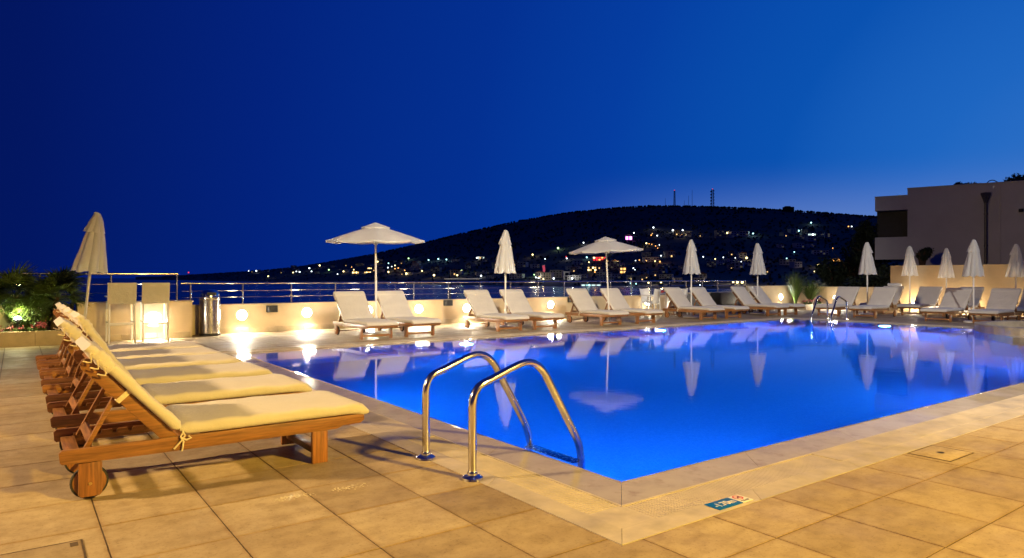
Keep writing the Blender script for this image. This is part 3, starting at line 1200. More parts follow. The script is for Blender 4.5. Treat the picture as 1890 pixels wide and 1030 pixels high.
# ------------------------------------------------------------------ pool ladders
def arc(pts, c, a, b, k=5):
    """rounds corner c between points a and b (quadratic)"""
    for i in range(k + 1):
        t = i / k
        pts.append(a * (1 - t) ** 2 + c * 2 * t * (1 - t) + b * t * t)


def make_ladder():
    t = thing('pool_ladder', 'polished steel pool ladder with two curved handrails at the near pool edge', 'pool ladder')
    V = Vector
    for y in (-0.285, 0.285):
        pts = [V((0, y, 0.0)), V((0, y, 0.40))]
        arc(pts, V((0, y, 0.555)), V((0, y, 0.43)), V((0.12, y, 0.575)))
        pts.append(V((0.30, y, 0.64)))
        arc(pts, V((0.50, y, 0.70)), V((0.35, y, 0.655)), V((0.585, y, 0.53)), 7)
        arc(pts, V((0.885, y, 0.03)), V((0.80, y, 0.17)), V((0.87, y, -0.12)), 5)
        pts.append(V((0.85, y, -1.2)))
        MB().tube(pts, 0.0255, 16).build('handrail', 'steel', t)
        MB().lathe([(0.026, 0.03), (0.045, 0.024), (0.062, 0.012), (0.064, 0.0)], 24, (0, y, 0.0015)).build('flange', 'steel', t)
        MB().lathe([(0.031, 0.02), (0.033, 0.036), (0.027, 0.05)], 20, (0, y, 0.0)).build('collar', 'steel', t)
    for z in (-0.09, -0.38, -0.67, -0.96):
        MB().box(0.80, -0.27, z - 0.02, 0.90, 0.27, z).build('step', 'steel_brushed', t, 0.004)
    return t


ld = make_ladder()
ld.location = (2.20, 3.705, 0)
dup(ld, (19.12, 10.34, 0), R(180), 'distant steel pool ladder on the far right side of the pool')

# ------------------------------------------------------------------ depth sign, drain and hatch covers
sg = thing('depth_sign', 'blue and white tile reading -1.70m with no diving symbol near the pool corner', 'depth sign', (2.935, 2.205, 0.0005))
sg.rotation_euler = (0, 0, 0)
MB().box(0, 0, 0, 0.195, 0.10, 0.004).build('depth_plate', 'sign_blue', sg, 0.001)
MB().box(0.197, 0, 0, 0.285, 0.10, 0.004).build('symbol_plate', 'sign_white', sg, 0.001)
cu = bpy.data.curves.new('depth_text', 'FONT')
cu.body = '-1.70m'
cu.size = 0.068
cu.extrude = 0.0004
cu.offset = 0.0016
tmp = bpy.data.objects.new('tmp_text', cu)
COL.objects.link(tmp)
dg = bpy.context.evaluated_depsgraph_get()
me = bpy.data.meshes.new_from_object(tmp.evaluated_get(dg))
bpy.data.objects.remove(tmp)
me.materials.clear()
me.materials.append(MATS['sign_white'])
wx = max(v.co.x for v in me.vertices)
tx = bpy.data.objects.new('depth_text', me)
COL.objects.link(tx)
tx.parent = sg
tx.location = (0.018, 0.026, 0.0048)
tx.scale = (0.158 / wx, 1, 1)
mb = MB()
for j in range(28):
    a, b = 2 * math.pi * j / 28, 2 * math.pi * (j + 1) / 28
    mb.prism([(0.24 + r * math.cos(q), 0.066 + r * math.sin(q)) for r, q in ((0.024, a), (0.030, a), (0.030, b), (0.024, b))], 0.004, 0.0048, 'xy')
mb.build('prohibition_ring', 'sign_red', sg, smooth=False)
MB().bar((0.222, 0.084, 0.0049), (0.258, 0.048, 0.0049), 0.005, 0.0006).build('prohibition_bar', 'sign_red', sg)
mb = MB()
mb.bar((0.228, 0.056, 0.0044), (0.246, 0.072, 0.0044), 0.007, 0.0006)
mb.bar((0.244, 0.074, 0.0044), (0.254, 0.064, 0.0044), 0.005, 0.0006)
mb.lathe([(0.005, 0.0041), (0.004, 0.0048)], 10, (0.2535, 0.0755, 0))
mb.build('diver_figure', 'sign_black', sg, smooth=False)
mb = MB()
for x0, x1, y0 in ((0.208, 0.236, 0.020), (0.242, 0.274, 0.020), (0.216, 0.266, 0.010)):
    mb.box(x0, y0, 0.004, x1, y0 + 0.005, 0.0047)
mb.build('caption_line', 'sign_black', sg, smooth=False)


def cover(name, lab, x0, y0, x1, y1, hole):
    t = thing(name, lab, 'cover', ((x0 + x1) / 2, (y0 + y1) / 2, 0.0015))
    w, h = (x1 - x0) / 2, (y1 - y0) / 2
    mb = MB()
    for a in ((-w, -h, w, -h + .007), (-w, h - .007, w, h), (-w, -h + .007, -w + .007, h - .007), (w - .007, -h + .007, w, h - .007)):
        mb.box(a[0], a[1], 0, a[2], a[3], 0.0022)
    mb.build('frame', 'grout', t, smooth=False)
    MB().box(-w + .009, -h + .009, 0, w - .009, h - .009, 0.0025).build('lid', 'stone_tile', t, 0.001)
    if hole:
        MB().lathe([(0.018, 0.0031), (0.001, 0.0034)], 14, cap=False).build('lifting_hole', 'rubber', t)
        MB().lathe([(0.018, 0.003), (0.024, 0.005), (0.019, 0.0062)], 14, cap=False).build('hole_ring', 'pipe_metal', t)
    else:
        MB().box(w - .05, h - .08, 0.0026, w - .02, h - .03, 0.0045).build('lifting_lug', 'grout', t)
    return t


cover('drain_cover', 'square stone drain cover with a dark lifting hole by the right pool edge', 4.92, 1.90, 5.30, 2.17, True)
cover('hatch_cover', 'stone tiled inspection hatch cover at the lower left corner', -0.42, 3.12, 0.245, 3.68, False)

mb = MB()
dr_ = random.Random(3)
for cx_, cy_, sx_, sy_, n_ in ((1.22, 3.72, 0.09, 0.03, 110), (1.55, 3.70, 0.11, 0.03, 60)):
    for _ in range(n_):
        x, y, r_ = dr_.gauss(cx_, sx_ * .6), dr_.gauss(cy_, sy_ * .7), dr_.uniform(0.0025, 0.007)
        mb.lathe([(r_, 0), (r_ * .8, r_ * .28), (r_ * .02, r_ * .42)], 7, (x, y, 0.0012), cap=False)
tag(mb.build('water_droplets', 'droplet_glint'), kind='stuff')

# ------------------------------------------------------------------ terrace walls
wl = thing('terrace_wall', 'low beige terrace wall with spotlights behind the row of loungers', 'wall')
MB().box(2.9, 15.5, -0.02, 18.1, 15.7, 0.61).build('wall_face', 'plaster_beige', wl)
MB().box(2.9, 15.48, 0.61, 18.1, 15.72, 0.632).build('cap', 'plaster_cap', wl, 0.004)
skm = MB().box(0, 0, 0, 0.592, 0.016, 0.115).mesh('skirting_tile', 'skirting_stone', 0.002)
for k in range(25):
    inst('skirting_tile', skm, wl, (2.95 + 0.6 * k, 15.4835, 0.0015))
gw = thing('bar_wall', 'grey wall section with pale top beside the black cabinet', 'wall')
MB().box(18.102, 15.5, -0.02, 22.38, 15.7, 0.645).build('wall_face', 'plaster_grey', gw)
MB().box(18.102, 15.44, 0.645, 22.38, 15.72, 0.69).build('cap', 'plaster_cap', gw, 0.004)
for k in range(7):
    if k not in (3,):
        MB().box(18.15 + k * 0.6, 15.485, 0.04, 18.72 + k * 0.6, 15.499, 0.60).build('panel', 'plaster_grey', gw, 0.003)
cb_ = thing('cabinet', 'black square cabinet standing against the grey wall section', 'cabinet', (20.4, 15.2, 0))
MB().box(-0.42, -0.2, 0.06, 0.42, 0.2, 0.66).build('body', 'black_plastic', cb_, 0.01)
MB().box(-0.40, -0.215, 0.08, 0.40, -0.202, 0.64).build('door', 'black_plastic', cb_, 0.004)
MB().box(-0.43, -0.21, 0.662, 0.43, 0.21, 0.685).build('top', 'black_plastic', cb_, 0.004)
MB().tube([(0.30, -0.23, 0.30), (0.30, -0.23, 0.44)], 0.008, 8).build('handle', 'dark_metal', cb_)
for x in (-0.36, 0.36):
    MB().box(x - .03, -0.16, 0.0, x + .03, 0.16, 0.06).build('foot', 'black_plastic', cb_)
cw = thing('corner_wall', 'higher beige wall behind the corner lamp, left of the grass clump', 'wall')
MB().box(22.384, 15.5, -0.02, 25.6, 15.72, 0.87).build('wall_face', 'plaster_beige', cw)
MB().box(22.384, 15.48, 0.87, 25.6, 15.74, 0.895).build('cap', 'plaster_cap', cw, 0.004)
lw = thing('side_wall', 'low beige wall on the right, between grass clump and tall wall', 'wall')
MB().box(25.6, 11.84, -0.02, 25.8, 15.72, 0.84).build('wall_face', 'plaster_beige', lw)
MB().box(25.58, 11.84, 0.84, 25.82, 15.75, 0.862).build('cap', 'plaster_cap', lw, 0.004)
tl = thing('tall_wall', 'tall plain beige wall behind the loungers at the right', 'wall')
MB().box(25.56, -14, -0.02, 25.82, 11.835, 1.62).build('wall_face', 'plaster_beige', tl)
MB().box(25.55, -14, 1.62, 25.83, 11.84, 1.64).build('cap', 'plaster_cap', tl, 0.004)

# raised block behind the bar stools, planter beside it
bk = thing('stone_block', 'raised beige wall block with thin cap, directly behind the bar stools', 'wall')
MB().box(0.92, 14.95, -0.01, 2.88, 15.5, 0.715).build('block_face', 'plaster_beige', bk)
MB().box(0.90, 14.92, 0.715, 2.90, 15.52, 0.745).build('cap', 'plaster_cap', bk, 0.004)
sk2 = MB().box(0, 0, 0, 0.60, 0.014, 0.115).mesh('skirting_tile', 'skirting_stone', 0.002)
for k in range(3):
    inst('skirting_tile', sk2, bk, (1.02 + 0.61 * k, 14.9355, 0.0015))
pl = thing('planter', 'long low stone planter with palms and flowers at the left', 'planter')
mb = MB()
for k in range(9):
    MB().box(0.93 - (k + 1) * 0.66, 14.62, -0.01, 0.926 - k * 0.66, 14.70, 0.262).build('facing_slab', 'skirting_stone', pl, 0.003)
MB().box(0.92 - 9 * 0.66, 14.705, -0.01, 0.905, 15.5, 0.23).build('soil', 'soil', pl)
MB().box(-12, 15.5, -0.02, 0.9, 15.7, 0.70).build('back_wall', 'plaster_beige', pl)
pr = thing('corner_planter', 'low stone planter with grass and flowers in the far right corner', 'planter')
for k in range(4):
    MB().box(24.1 - .002, 14.3 + k * 0.3, -0.01, 24.16, 14.597 + k * 0.3, 0.19).build('facing_slab', 'skirting_stone', pr, 0.003)
for k in range(3):
    MB().box(24.1 + k * 0.5, 14.235, -0.01, 24.597 + k * 0.5, 14.296, 0.19).build('facing_slab', 'skirting_stone', pr, 0.003)
MB().box(24.165, 14.30, -0.01, 25.598, 15.498, 0.16).build('soil', 'soil', pr)

# ------------------------------------------------------------------ railings
def railing(name, lab, y, xs, z0, zt, x_end0, x_end1, bars, rp=0.019):
    t = thing(name, lab, 'railing')
    MB().tube([(x_end0, y, zt), (x_end1, y, zt)], 0.022, 12).build('top_rail', 'steel', t)
    for z in bars:
        MB().tube([(x_end0 + 0.02, y, z), (x_end1 - 0.02, y, z)], 0.0085, 8).build('middle_rail', 'steel', t)
    pm = MB().lathe([(0.045, 0), (0.045, 0.008), (rp, 0.010), (rp, zt - z0 - 0.018)], 12).mesh('post', 'steel')
    for x in xs:
        inst('post', pm, t, (x, y, z0))
    return t


POSTS = [2.97, 4.03, 5.10, 6.15, 7.20, 8.24, 9.27, 10.28, 11.31, 12.30, 13.30, 14.26, 15.23, 16.16, 17.08, 17.99, 18.86, 19.74, 20.62, 21.45, 22.28]
railing('wall_railing', 'long stainless steel railing along the top of the low terrace wall', 15.6, POSTS, 0.63, 1.085, 2.78, 22.3, (0.785, 0.925))
railing('upper_railing', 'higher stainless steel railing above the block and palms at the left', 15.2, [-3.2, -1.8, -0.4, 0.35, 1.48, 2.64], 0.745, 1.28, -6, 2.66, (0.91, 1.08))

# ------------------------------------------------------------------ wall lamps
wlamp = thing('wall_lamp', '', 'wall lamp')
mb = MB()
mb.loft([[(r * math.cos(2 * math.pi * j / 28), y, r * math.sin(2 * math.pi * j / 28)) for j in range(28)] for r, y in ((0.12, 0.0), (0.12, -0.03), (0.11, -0.04), (0.10, -0.036))], cap=False)
mb.build('bezel', 'steel_brushed', wlamp)
mb = MB()
mb.loft([[(r * math.cos(2 * math.pi * j / 28), y, r * math.sin(2 * math.pi * j / 28)) for j in range(28)] for r, y in ((0.103, -0.030), (0.098, -0.046), (0.065, -0.058), (0.002, -0.062))], cap=False)
mb.build('lens', LAMP_W, wlamp)
GL = 'round white spotlights on the terrace walls'
WC = (1.0, 0.88, 0.66)
LAMPS = [(2.18, 14.935, 0.40, 0, 'glowing wall lamp behind the right bar stool'),
         (3.98, 15.499, 0.39, 0, 'glowing wall lamp just right of the steel bin'),
         (5.42, 15.499, 0.40, 0, 'glowing wall lamp between the first speaker and the first lounger'),
         (6.94, 15.499, 0.41, 0, 'glowing wall lamp behind the nearest open umbrella pair of loungers'),
         (8.32, 15.499, 0.41, 0, 'glowing wall lamp left of the second speaker'),
         (9.76, 15.499, 0.39, 0, 'glowing wall lamp at the third lounger, just right of the second speaker'),
         (12.67, 15.499, 0.42, 0, 'glowing wall lamp left of the third speaker'),
         (16.75, 15.499, 0.42, 0, 'glowing wall lamp behind the white table and chairs'),
         (24.4, 15.499, 0.45, 0, 'glowing wall lamp left of the grass clump in the corner'),
         (25.598, 13.85, 0.43, -90, 'glowing wall lamp behind the far pool ladder')]
for i, (x, y, z, a, lab) in enumerate(LAMPS):
    o = wlamp if i == 0 else copy_tree(wlamp)
    o.location = (x, y, z)
    o.rotation_euler = (0, 0, R(a))
    tag(o, lab, 'wall lamp', GL)
    nx, ny = (0, -1) if a == 0 else (-1, 0)
    lamp('wall_lamp_beam', 'SPOT', (x + nx * 0.075, y + ny * 0.075, z), 170, WC, 0.06, (x + nx * 2, y + ny * 2, z - 2.4), 136, 0.5)
    lamp('wall_lamp_glow', 'POINT', (x + nx * 0.40, y + ny * 0.40, z), 7, WC, 0.08)

# low lamps at the foot of the tall wall, half hidden behind the loungers
for y, lab in ((11.0, 'low lamp at the foot of the tall wall behind the left back row lounger'), (9.35, 'low lamp at the foot of the tall wall behind the middle loungers'), (7.3, 'low lamp at the foot of the tall wall at the right edge')):
    o = copy_tree(wlamp)
    o.location = (25.558, y, 0.24)
    o.rotation_euler = (0, 0, R(-90))
    tag(o, lab, 'wall lamp', GL)
    lamp('wall_lamp_glow', 'POINT', (25.3, y, 0.24), 34, (1.0, 0.74, 0.40), 0.08)

# speakers on the wall
GSP = 'black loudspeakers on the terrace wall'
sp = thing('wall_speaker', 'black box speaker on the wall right of the steel bin', 'speaker', (4.62, 15.5, 0.51), 0, GSP)
MB().prism([(-0.12, -0.02), (-0.12, -0.10), (-0.09, -0.15), (0.09, -0.15), (0.12, -0.10), (0.12, -0.02)], -0.075, 0.075, 'xy').build('body', 'black_plastic', sp, 0.008)
MB().box(-0.085, -0.157, -0.06, 0.085, -0.151, 0.06).build('grille', 'dark_metal', sp, 0.002)
MB().box(-0.03, -0.02, -0.05, 0.03, -0.001, 0.05).build('bracket', 'dark_metal', sp)
for x, z, lab in ((9.17, 0.545, 'black box speaker on the wall left of the third lounger'), (13.45, 0.55, 'black box speaker on the wall, half hidden by the fifth lounger')):
    dup(sp, (x, 15.5, z), 0, lab, GSP)

# ------------------------------------------------------------------ bin
bn = thing('litter_bin', 'tall round stainless steel litter bin with domed lid at the wall corner', 'bin', (3.27, 15.22, 0))
MB().lathe([(0.205, 0.03), (0.205, 0.80)], 32).build('body', 'steel_brushed', bn)
MB().lathe([(0.21, 0.0), (0.21, 0.045), (0.206, 0.05)], 32).build('foot_ring', 'black_plastic', bn)
MB().lathe([(0.209, 0.75), (0.212, 0.755), (0.212, 0.80), (0.20, 0.81)], 32).build('rim', 'steel', bn)
MB().lathe([(0.195, 0.805), (0.19, 0.86), (0.16, 0.92), (0.10, 0.955), (0.01, 0.965)], 32).build('lid', 'steel', bn)
MB().box(-0.09, -0.19, 0.84, 0.09, -0.165, 0.90).build('flap', 'dark_metal', bn, 0.004)

# ------------------------------------------------------------------ bar stools
bs = thing('bar_stool', 'white bar stool with fabric back, the left one of two', 'bar stool', (1.57, 14.55, 0), 0, 'white bar stools at the block')
for x in (-0.20, 0.20):
    for y in (-0.20, 0.22):
        top = 1.08 if y < 0 else 0.86
        yy = y - 0.03 if y < 0 else y
        MB().bar((x * 1.05, yy, 0), (x, y, 0.76), 0.026, 0.03).build('leg', 'white_paint', bs, 0.003)
    MB().bar((x, -0.20, 0.76), (x, -0.265, 1.10), 0.026, 0.02).build('back_post', 'white_paint', bs, 0.003)
    MB().bar((x * 1.02, -0.21, 0.38), (x * 1.02, 0.22, 0.38), 0.02, 0.022).build('foot_rail', 'white_paint', bs, 0.003)
    MB().bar((x * 1.15, -0.19, 0.86), (x * 1.15, 0.20, 0.86), 0.03, 0.022).build('armrest', 'white_paint', bs, 0.003)
for y in (-0.215, 0.22):
    MB().bar((-0.205, y, 0.34), (0.205, y, 0.34), 0.02, 0.022).build('foot_rail', 'white_paint', bs, 0.003)
MB().box(-0.215, -0.20, 0.735, 0.215, 0.235, 0.768).build('seat', 'sling_fabric', bs, 0.008)
mb = MB()
rings = []
for i in range(9):
    q = i / 8
    z = 0.72 + 0.39 * q
    y = -0.205 - 0.075 * q - 0.012 * math.sin(q * math.pi)
    rings.append([(-0.232, y - 0.012, z), (-0.232, y + 0.012, z), (0, y + 0.012 - 0.018, z), (0.232, y + 0.012, z), (0.232, y - 0.012, z), (0, y - 0.012 - 0.018, z)])
mb.loft(rings)
mb.build('backrest', 'sling_fabric', bs)
MB().box(-0.022, -0.236, 0.722, 0.022, -0.230, 0.734).build('badge', 'dark_metal', bs, 0.002)
dup(bs, (2.13, 14.53, 0), R(-2), 'white bar stool with fabric back, the right one with the lamp behind it', 'white bar stools at the block')

# ------------------------------------------------------------------ white table and chairs
tb = thing('table', 'small white plastic table between white chairs at the wall', 'table', (16.75, 14.65, 0))
MB().lathe([(0.02, 0.69), (0.36, 0.69), (0.375, 0.70), (0.375, 0.715), (0.36, 0.722), (0.02, 0.722)], 32).build('tabletop', 'white_plastic', tb)
for k in range(4):
    a = math.pi / 4 + k * math.pi / 2
    MB().bar((0.30 * math.cos(a), 0.30 * math.sin(a), 0), (0.24 * math.cos(a), 0.24 * math.sin(a), 0.69), 0.035, 0.035).build('leg', 'white_plastic', tb, 0.005)
ch = thing('plastic_chair', 'white plastic armchair left of the small white table', 'chair', (16.0, 14.6, 0), R(20), 'white plastic chairs at the table')
for x, y, x2, y2, h in ((-0.23, -0.22, -0.20, -0.18, 0.43), (0.23, -0.22, 0.20, -0.18, 0.43), (-0.24, 0.24, -0.23, 0.20, 0.64), (0.24, 0.24, 0.23, 0.20, 0.64)):
    MB().bar((x, y, 0), (x2, y2, h), 0.035, 0.04).build('leg', 'white_plastic', ch, 0.006)
MB().box(-0.22, -0.20, 0.41, 0.22, 0.23, 0.44).build('seat', 'white_plastic', ch, 0.012)
mb = MB()
rings = []
for i in range(8):
    q = i / 7
    z = 0.44 + 0.40 * q
    r_ = []
    for k in range(9):
        a = -1 + k / 4
        r_.append((a * (0.22 + 0.03 * q), -0.20 - 0.09 * q + 0.07 * a * a, z + 0.03 * q * a * a))
    rings.append(r_ + [(x, y - 0.014, z_) for x, y, z_ in r_[::-1]])
mb.loft(rings)
mb.build('backrest', 'white_plastic', ch)
for x in (-0.245, 0.245):
    MB().bar((x, -0.22, 0.645), (x, 0.24, 0.64), 0.045, 0.02).build('armrest', 'white_plastic', ch, 0.006)
dup(ch, (17.55, 14.85, 0), R(100), 'white plastic armchair right of the small white table', 'white plastic chairs at the table')
dup(ch, (16.6, 15.2, 0), R(185), 'white plastic armchair behind the small white table', 'white plastic chairs at the table')
for x, y, s, lab in ((16.6, 14.7, 1.0, 'red bowl on the white table, left one'), (16.88, 14.6, 0.9, 'red bowl on the white table, right one')):
    o = MB().lathe([(0.05, 0), (0.09, 0.03), (0.13, 0.075), (0.125, 0.078), (0.085, 0.035), (0.001, 0.012)], 24, cap=False).build('bowl', 'ceramic_red', loc=(x, y, 0.7225))
    o.scale = (s, s, s)
    tag(o, lab, 'bowl', 'red bowls on the white table')


# ------------------------------------------------------------------ plants
def frond_mesh(nl, L, w, name='frond', fold=0.25, seed=1):
    """fan palm leaf: petiole along +x, leaflets radiating from its tip"""
    r = random.Random(seed)
    mb = MB()
    mb.tube([(0, 0, 0), (L * 0.28, 0, 0.03), (L * 0.5, 0, 0.03)], [0.006, 0.004, 0.003], 5)
    for k in range(nl):
        a = R(-115 + 230 * k / (nl - 1)) + r.uniform(-.04, .04)
        ll = L * 0.62 * (0.72 + 0.28 * math.cos(a * 0.7)) * r.uniform(0.9, 1.08)
        d = Vector((math.cos(a), math.sin(a), r.uniform(-.05, .12)))
        s = Vector((-math.sin(a), math.cos(a), 0))
        b = Vector((L * 0.5, 0, 0.03))
        m = b + d * ll * 0.5 + Vector((0, 0, 0.02))
        e = b + d * ll + Vector((0, 0, -0.10 * ll))
        mb.add([b, m + s * w + Vector((0, 0, fold * w)), e, m - s * w + Vector((0, 0, fold * w)), m], [(0, 1, 4), (1, 2, 4), (2, 3, 4), (3, 0, 4)])
    return mb.mesh(name, 'leaf', smooth=False)


FR = [frond_mesh(26, 0.55, 0.013, seed=1), frond_mesh(22, 0.5, 0.012, seed=2)]


def fan_palm(label, loc, h, n, sc, seed):
    r = random.Random(seed)
    t = thing('fan_palm', label, 'palm', loc, 0, 'fan palms in the left planter')
    prof = []
    for i in range(14):
        q = i / 13
        prof.append([(0.05 * math.sin(q * 2) + (0.055 - 0.012 * q + (0.012 if i % 2 else 0)) * math.cos(2 * math.pi * j / 9 + i), (0.055 - 0.012 * q + (0.012 if i % 2 else 0)) * math.sin(2 * math.pi * j / 9 + i), h * q) for j in range(9)])
    MB().loft(prof).build('trunk', 'bark', t, smooth=False)
    for k in range(n):
        o = bpy.data.objects.new('frond', FR[k % 2])
        COL.objects.link(o)
        o.parent = t
        o.location = (0.045, 0, h - 0.02 + r.uniform(-.05, .03))
        o.rotation_euler = (r.uniform(-.5, .5), -R(r.uniform(-35, 75)), 2 * math.pi * k * 0.382 + r.uniform(-.2, .2))
        s = sc * r.uniform(0.85, 1.15)
        o.scale = (s, s, s)
    return t


fan_palm('fan palm with dark trunk, nearest to the wall block', (0.55, 15.05, 0.23), 0.62, 40, 1.08, 1)
fan_palm('fan palm in the middle of the left planter', (-0.05, 15.15, 0.23), 0.66, 40, 1.08, 2)
fan_palm('fan palm cut by the left edge of the photo', (-0.55, 15.05, 0.23), 0.58, 26, 1.0, 3)


def leafcloud(n, rad, c, seed, ls, shape=1.0, aspect=0.45):
    r = random.Random(seed)
    mb = MB()
    for _ in range(n):
        while True:
            p = Vector((r.uniform(-1, 1), r.uniform(-1, 1), r.uniform(-1, 1)))
            if 0.25 < p.length < 1:
                k = noise.noise(p * 2.1 + Vector((seed, 0, 0)))
                if p.length < 0.75 + 0.35 * k:
                    break
        q = Vector((p.x * rad[0], p.y * rad[1], p.z * rad[2])) + Vector(c)
        d = Vector((r.gauss(0, 1), r.gauss(0, 1), r.gauss(0.3, 1))).normalized()
        s = d.orthogonal().normalized()
        s = (Matrix.Rotation(r.uniform(0, 6.28), 3, d) @ s)
        l = ls * r.uniform(0.6, 1.3)
        up = d.cross(s) * l * 0.15
        mb.add([q - d * l * .5, q + s * l * aspect * .5 + up, q + d * l * .5, q - s * l * aspect * .5 + up], [(0, 1, 2, 3)])
    return mb


def bush(name, label, cat, loc, rad, n, ls, mat, seed, group=None, stems=True):
    t = thing(name, label, cat, loc, 0, group)
    leafcloud(n, rad, (0, 0, rad[2] * 0.95), seed, ls).build('foliage', mat, t, smooth=False)
    r = random.Random(seed)
    mb = MB()
    for k in range(6):
        mb.tube([(0, 0, 0), (r.uniform(-.4, .4) * rad[0], r.uniform(-.4, .4) * rad[1], rad[2] * 0.8), (r.uniform(-.8, .8) * rad[0], r.uniform(-.8, .8) * rad[1], rad[2] * 1.5)], [0.02 * rad[2] + 0.004, 0.012 * rad[2] + .003, 0.002], 5)
    mb.build('stem', 'bark', t)
    return t


bush('shrub', 'bright green leafy shrub lit by the planter lamp', 'shrub', (0.18, 14.95, 0.23), (0.34, 0.24, 0.32), 1000, 0.075, 'leaf_bright', 5, 'leafy shrubs in the left planter')
bush('shrub', 'green shrub left of the planter lamp at the photo edge', 'shrub', (-0.55, 14.95, 0.23), (0.34, 0.24, 0.34), 1000, 0.075, 'leaf_bright', 6, 'leafy shrubs in the left planter')
bush('shrub', 'dim green shrub between the palms at the back of the planter', 'shrub', (0.25, 15.3, 0.23), (0.50, 0.16, 0.40), 1100, 0.08, 'leaf', 7, 'leafy shrubs in the left planter')


def flowers(label, loc, rad, mat, n, seed, group):
    t = thing('flower_bed', label, 'flowers', loc, 0, group)
    leafcloud(260, (rad[0], rad[1], rad[2]), (0, 0, rad[2] * 0.7), seed, 0.05, aspect=0.8).build('foliage', 'leaf', t, smooth=False)
    r = random.Random(seed)
    bl = MB()
    for k in range(14):
        x, y = r.uniform(-.9, .9) * rad[0], r.uniform(-.9, .6) * rad[1]
        z = rad[2] * r.uniform(1.0, 1.7)
        for _ in range(n):
            c = Vector((x + r.gauss(0, .018), y + r.gauss(0, .018), z + r.gauss(0, .016)))
            d = Vector((r.gauss(0, 1), r.gauss(-.5, 1), r.gauss(.5, 1))).normalized()
            s = d.orthogonal().normalized() * 0.014
            e = d.cross(s)
            bl.add([c - s, c + e, c + s, c - e], [(0, 1, 2, 3)])
    bl.build('blossom', mat, t, smooth=False)
    return t


GF = 'flowers in the left planter'
flowers('pink geraniums beside the nearest palm trunk in the left planter', (0.32, 14.80, 0.22), (0.17, 0.10, 0.11), 'petal_pink', 16, 11, GF)
flowers('red geraniums at the left edge of the planter', (-0.42, 14.80, 0.22), (0.20, 0.10, 0.09), 'petal_red', 14, 12, GF)
flowers('dark pink flowers right under the planter lamp', (-0.05, 14.78, 0.21), (0.2, 0.08, 0.07), 'petal_pink', 6, 13, GF)

gl_ = thing('garden_lamp', 'small glowing spike lamp among the palms in the left planter', 'garden lamp', (0.02, 14.82, 0.23))
MB().tube([(0, 0, 0), (0, 0, 0.2)], 0.012, 8).build('spike', 'black_plastic', gl_)
MB().lathe([(0.02, 0.19), (0.045, 0.20), (0.05, 0.24)], 16).build('housing', 'black_plastic', gl_)
mb = MB()
for i in range(6):
    pass
mb.lathe([(0.048, 0.242), (0.046, 0.262), (0.034, 0.282), (0.004, 0.292)], 16)
mb.build('lens', LAMP_W, gl_)
lamp('garden_lamp_glow', 'POINT', (0.02, 14.70, 0.62), 24, (1.0, 0.90, 0.42), 0.05)
lamp('garden_lamp_glow', 'POINT', (-0.08, 14.98, 0.55), 6, (0.9, 0.95, 0.38), 0.05)


def grass_plant(label, loc, h, n, seed, spread, group):
    r = random.Random(seed)
    t = thing('ornamental_grass', label, 'grass clump', loc, 0, group)
    mb = MB()
    for k in range(n):
        a = r.uniform(0, 6.28)
        tilt = r.random() ** 0.6 * spread
        d = Vector((math.cos(a), math.sin(a), 0))
        s = Vector((-math.sin(a), math.cos(a), 0)) * 0.011
        hh = h * r.uniform(0.65, 1.1)
        pts = []
        for i in range(5):
            q = i / 4
            pts.append(d * (0.04 + tilt * hh * q ** 1.6) + Vector((0, 0, hh * q * (1 - 0.35 * tilt * q))))
        for i in range(4):
            w0, w1 = 1 - i / 4, 1 - (i + 1) / 4 + 0.02
            mb.add([pts[i] - s * w0, pts[i] + s * w0, pts[i + 1] + s * w1, pts[i + 1] - s * w1], [(0, 1, 2, 3)])
    mb.build('blades', 'leaf_bright', t, smooth=False)
    return t


GG = 'grass clumps in the far right corner planter'
grass_plant('tall feathery grass clump above the corner lamp', (24.75, 15.05, 0.16), 1.35, 520, 21, 0.5, GG)
grass_plant('bright green arching grass clump right of the corner lamp', (25.15, 14.65, 0.16), 1.1, 520, 22, 0.75, GG)
flowers('pinkish flowers below the grass clump in the far corner', (24.6, 14.45, 0.16), (0.35, 0.12, 0.12), 'petal_pink', 12, 14, 'flowers in the corner planter')
flowers('low red flowers near the far pool ladder', (25.3, 14.42, 0.16), (0.2, 0.1, 0.12), 'petal_red', 8, 15, 'flowers in the corner planter')


def tree(name, label, loc, h, rad, n, seed, ls=0.22, group='dark trees beyond the right wall', mat='leaf_dark'):
    r = random.Random(seed)
    t = thing(name, label, 'tree', loc, r.uniform(0, 6), group)
    mb = MB()
    hc = h - rad[2]
    mb.tube([(0, 0, -0.4), (0.05, 0.02, hc * 0.5), (0.0, 0.05, hc)], [0.16, 0.12, 0.09], 8)
    for k in range(6):
        a = k * 1.05 + r.random()
        mb.tube([(0, 0.03, hc * 0.7), (math.cos(a) * rad[0] * .35, math.sin(a) * rad[1] * .35, hc + rad[2] * .1), (math.cos(a) * rad[0] * .7, math.sin(a) * rad[1] * .7, hc + rad[2] * r.uniform(.1, .6))], [0.06, 0.04, 0.012], 6)
    mb.build('trunk', 'bark', t)
    cr = MB()
    for k in range(9):
        a = r.uniform(0, 6.28)
        q = r.uniform(0.1, 0.62)
        c = (math.cos(a) * rad[0] * q, math.sin(a) * rad[1] * q, hc + r.uniform(-.35, .55) * rad[2])
        s = r.uniform(0.38, 0.58)
        x = leafcloud(n // 9, (rad[0] * s, rad[1] * s, rad[2] * s), c, seed * 31 + k, ls)
        cr.add(x.v, x.f)
    cr.build('crown', mat, t, smooth=False)
    return t


def at_px(px, d):
    l = (px - 945) / 1256 * d
    return d * VX + l * RX, d * VY + l * RY


